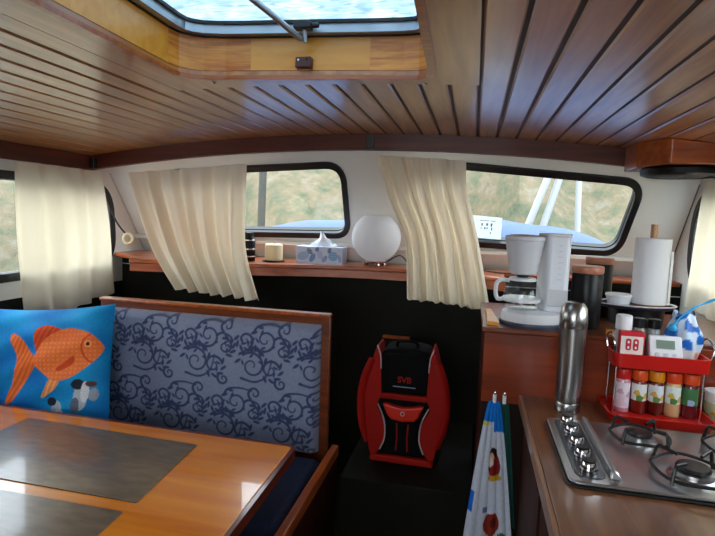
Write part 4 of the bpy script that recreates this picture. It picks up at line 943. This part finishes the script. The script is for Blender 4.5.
# ------------------------------------------------------------------ towels hanging on the partition
def towel(name, top, bot, wt_, wb_, m, label, ylean, amp, n, seed, colors=None, nu=90, nv=110):
    rg = random.Random(seed); q = rg.uniform(0, 6)
    t = thing(name, (bot[0], top[1], bot[2]), label, 'towel', 'towels on the partition hooks')
    def f(u, v):
        s_ = (v**0.8); w_ = wt_+(wb_-wt_)*s_
        x = top[0]+(bot[0]-top[0])*v+(u-0.5)*w_; z = top[2]+(bot[2]-top[2])*v-0.010*math.sin(u*PI*2+q)*v
        am = amp*(0.5+0.5*v)
        return (x, top[1]-ylean*v-abs(am*math.sin(2*PI*n*u+q+0.4*v))-0.004, z)
    b = MB(); b.grid(f, nu, nv); c_ = None
    if colors: c_ = np.array([colors(i/(nu-1), j/(nv-1)) for j in range(nv) for i in range(nu)])
    b.build('cloth', m, t, solid=0.003, colors=c_)
    b = MB(); b.box(top[0]-0.006, top[0]+0.006, top[1]-0.012, top[1]-0.0005, top[2]-0.006, top[2]+0.026); b.build('clip', m_plasticw, t, bevel=0.003)
    MB().tube(smoothpath([(top[0], top[1]+0.0, top[2]+0.034), (top[0], top[1]-0.010, top[2]+0.036), (top[0], top[1]-0.011, top[2]+0.024)], 4), 0.002, 8).build('hook', m_chrome, t)
    return t
def tcol(u, v):
    x, y = u, v
    c_ = C(202, 206, 216)
    if v < 0.13: c_ = C(24, 120, 206)
    elif v < 0.20: c_ = C(24, 120, 206) if u > 0.55 else (C(206, 196, 90) if u < 0.3 and v < .165 else c_)
    def e(cx, cy, rx, ry): return ((x-cx)/rx)**2+((y-cy)/ry)**2 < 1
    if e(0.60, 0.42, 0.19, 0.085): c_ = C(132, 28, 26)
    if e(0.55, 0.335, 0.13, 0.035): c_ = C(40, 22, 24)
    if e(0.50, 0.36, 0.09, 0.025): c_ = C(206, 160, 130)
    if e(0.47, 0.395, 0.10, 0.03): c_ = C(214, 208, 200)
    if e(0.62, 0.50, 0.2, 0.02): c_ = C(196, 150, 40)
    if e(0.56, 0.80, 0.18, 0.075): c_ = C(140, 44, 28)
    if e(0.60, 0.79, 0.07, 0.03): c_ = C(100, 24, 22)
    if e(0.50, 0.905, 0.12, 0.03): c_ = C(196, 150, 50)
    if e(0.78, 0.88, 0.08, 0.02): c_ = C(60, 110, 80)
    if u < 0.10 and 0.60 < v < 0.74: c_ = C(24, 100, 196)
    if 0.68 < v < 0.72 and abs(u-0.4) < 0.06: c_ = C(96, 110, 150)
    return c_
HKY = 1.8495
towel('printed_towel', (0.102, HKY, 0.868), (0.105, HKY, 0.33), 0.035, 0.175, m_towelp, 'white tea towel with red and yellow print and blue top hanging on the partition', 0.045, 0.012, 2.3, 2, colors=tcol)
towel('green_towel', (0.135, HKY, 0.868), (0.163, HKY, 0.42), 0.03, 0.07, m_green, 'dark green towel hanging behind the printed tea towel', 0.0, 0.006, 1.4, 4)

# ------------------------------------------------------------------ dark recess: step and backpack
struct(MB().box(-0.50, 0.05, 2.05, 2.82, 0.0, 0.40).build('trim_8', m_dark, bevel=0.006))
BY = 2.25; BZ = 0.4003
bpk = thing('backpack', (-0.265, BY+0.1, BZ), 'red and black backpack standing in the dark recess under the window shelf', 'backpack')
def bx_(x, y, z): return Vector((-0.265+x*0.93, BY+y, BZ+z))
H = 0.56; Wd = 0.165
bo = [(-0.15, 0.0), (0.15, 0.0), (0.165, 0.06), (0.155, 0.16), (0.165, 0.27), (0.15, 0.40), (0.118, 0.49), (0.08, 0.515), (0, 0.52), (-0.08, 0.515), (-0.118, 0.49), (-0.15, 0.40), (-0.165, 0.27), (-0.155, 0.16), (-0.165, 0.06)]
bo = [(p_.x, p_.y) for p_ in smoothpath([(a, c, 0) for a, c in bo+[bo[0]]], 4)][:-1]
FRB = (bx_(0, 0, 0), Vector((0.93, 0, 0)), Vector((0, 0, 1)), Vector((0, -1, 0)))
def slab(poly, d0, d1, name, m, parent, bv=0.008): return MB().prism(poly, d0, d1, fr=FRB).build(name, m, parent, bevel=bv, seg=3)
body_ = slab(bo, -0.17, 0.0, 'body', m_packblack, bpk, 0.03)
# red sides
for sg, nm in ((-1, 'l'), (1, 'r')):
    q = [(0.108, 0.055), (0.150, 0.03), (0.172, 0.13), (0.185, 0.26), (0.192, 0.36), (0.165, 0.44), (0.135, 0.535), (0.118, 0.50), (0.112, 0.40), (0.108, 0.31), (0.125, 0.26), (0.088, 0.19), (0.082, 0.12)]
    q = [(sg*a, c) for a, c in q]; q = q if sg > 0 else q[::-1]
    sdp = slab([(p_.x, p_.y) for p_ in smoothpath([(a, c, 0) for a, c in q+[q[0]]], 3)][:-1], -0.10, 0.022, 'side_panel', m_packred, bpk, 0.008)
    b = MB(); b.tube([bx_(sg*a, -0.025, c) for a, c in [(p_.x, p_.y) for p_ in smoothpath([(0.122, 0.27, 0), (0.09, 0.20, 0), (0.083, 0.12, 0), (0.105, 0.06, 0)], 6)]], 0.0032, 8); b.build('piping', m_piping, sdp)
    b = MB(); b.tube([bx_(sg*a, -0.022, c) for a, c in [(p_.x, p_.y) for p_ in smoothpath([(0.135, 0.535, 0), (0.118, 0.49, 0), (0.113, 0.43, 0)], 5)]], 0.003, 8); b.build('piping', m_piping, sdp)
    # outer strap bulges
    stp = smoothpath([bx_(sg*0.155, -0.02, 0.47), bx_(sg*0.188, -0.03, 0.39), bx_(sg*0.203, -0.025, 0.29), bx_(sg*0.195, -0.02, 0.18), bx_(sg*0.165, -0.01, 0.09)], 6)
    MB().tube(stp, 0.022, 10, flat=0.45).build('strap', m_packred, bpk)
slab([(-0.108, 0.325), (0.108, 0.325), (0.112, 0.40), (0.114, 0.47), (0.09, 0.50), (-0.09, 0.50), (-0.114, 0.47), (-0.112, 0.40)], 0.0, 0.018, 'upper_pocket', m_packblack, bpk, 0.008)
slab([(-0.112, 0.295), (0.112, 0.295), (0.110, 0.32), (-0.110, 0.32)], 0.0, 0.024, 'red_band', m_packred, bpk, 0.004)
pq = [(-0.10, 0.275), (-0.075, 0.275), (-0.05, 0.268), (0, 0.262), (0.05, 0.268), (0.075, 0.275), (0.10, 0.275), (0.075, 0.225), (0.055, 0.205), (0.0, 0.198), (-0.055, 0.205), (-0.075, 0.225)][::-1]
pk = slab(pq, 0.0, 0.034, 'red_pouch', mat('pouch_red', C(222, 40, 14), 0.4), bpk, 0.008)
b = MB(); b.prism(ell(0, 0.238, 0.010, 0.010, 18), 0.034, 0.037, fr=FRB); em = b.build('emblem', m_piping, pk)
b = MB(); b.prism(ell(0, 0.238, 0.006, 0.006, 14), 0.037, 0.038, fr=FRB); b.build('emblem_centre', m_packred, em)
slab([(-0.09, 0.045), (0.09, 0.045), (0.07, 0.11), (0.072, 0.18), (0.09, 0.20), (-0.09, 0.20), (-0.072, 0.18), (-0.07, 0.11)], 0.0, 0.016, 'lower_pocket', m_packblack, bpk, 0.006)
for sg in (-1, 1):
    MB().tube([bx_(sg*0.028, -0.018, 0.06), bx_(sg*0.024, -0.02, 0.12), bx_(sg*0.028, -0.018, 0.185)], 0.0035, 8).build('red_stripe', m_packred, bpk)
slab([(-0.155, 0.002), (0.155, 0.002), (0.15, 0.034), (-0.15, 0.034)], 0.0, 0.03, 'bottom_trim', m_packred, bpk, 0.008)
text_part('lettering', 'SVB', 0.038, bx_(0, -0.019, 0.385), (1, 0, 0), (0, 0, 1), m_packred, bpk)
MB().box(-0.265-0.05, -0.265+0.05, BY-0.0188, BY-0.0178, BZ+0.352, BZ+0.356).build('small_print', mat('print_pale', C(150, 160, 190), 0.5), bpk)
MB().tube(smoothpath([bx_(-0.05, 0.05, 0.515), bx_(-0.04, 0.04, 0.545), bx_(0.04, 0.04, 0.545), bx_(0.05, 0.05, 0.515)], 6), 0.007, 10).build('top_handle', m_packblack, bpk)
a, c = onY(383, 336, 2.82), onY(410, 338, 2.82)
tag(MB().box(a.x, c.x, 2.80, 2.8295, (a.z+c.z)/2-0.008, (a.z+c.z)/2+0.008).build('wooden_strip', m_rail, bevel=0.003), 'short orange-brown wooden strip on the dark bulkhead just above the backpack', 'wooden strip')
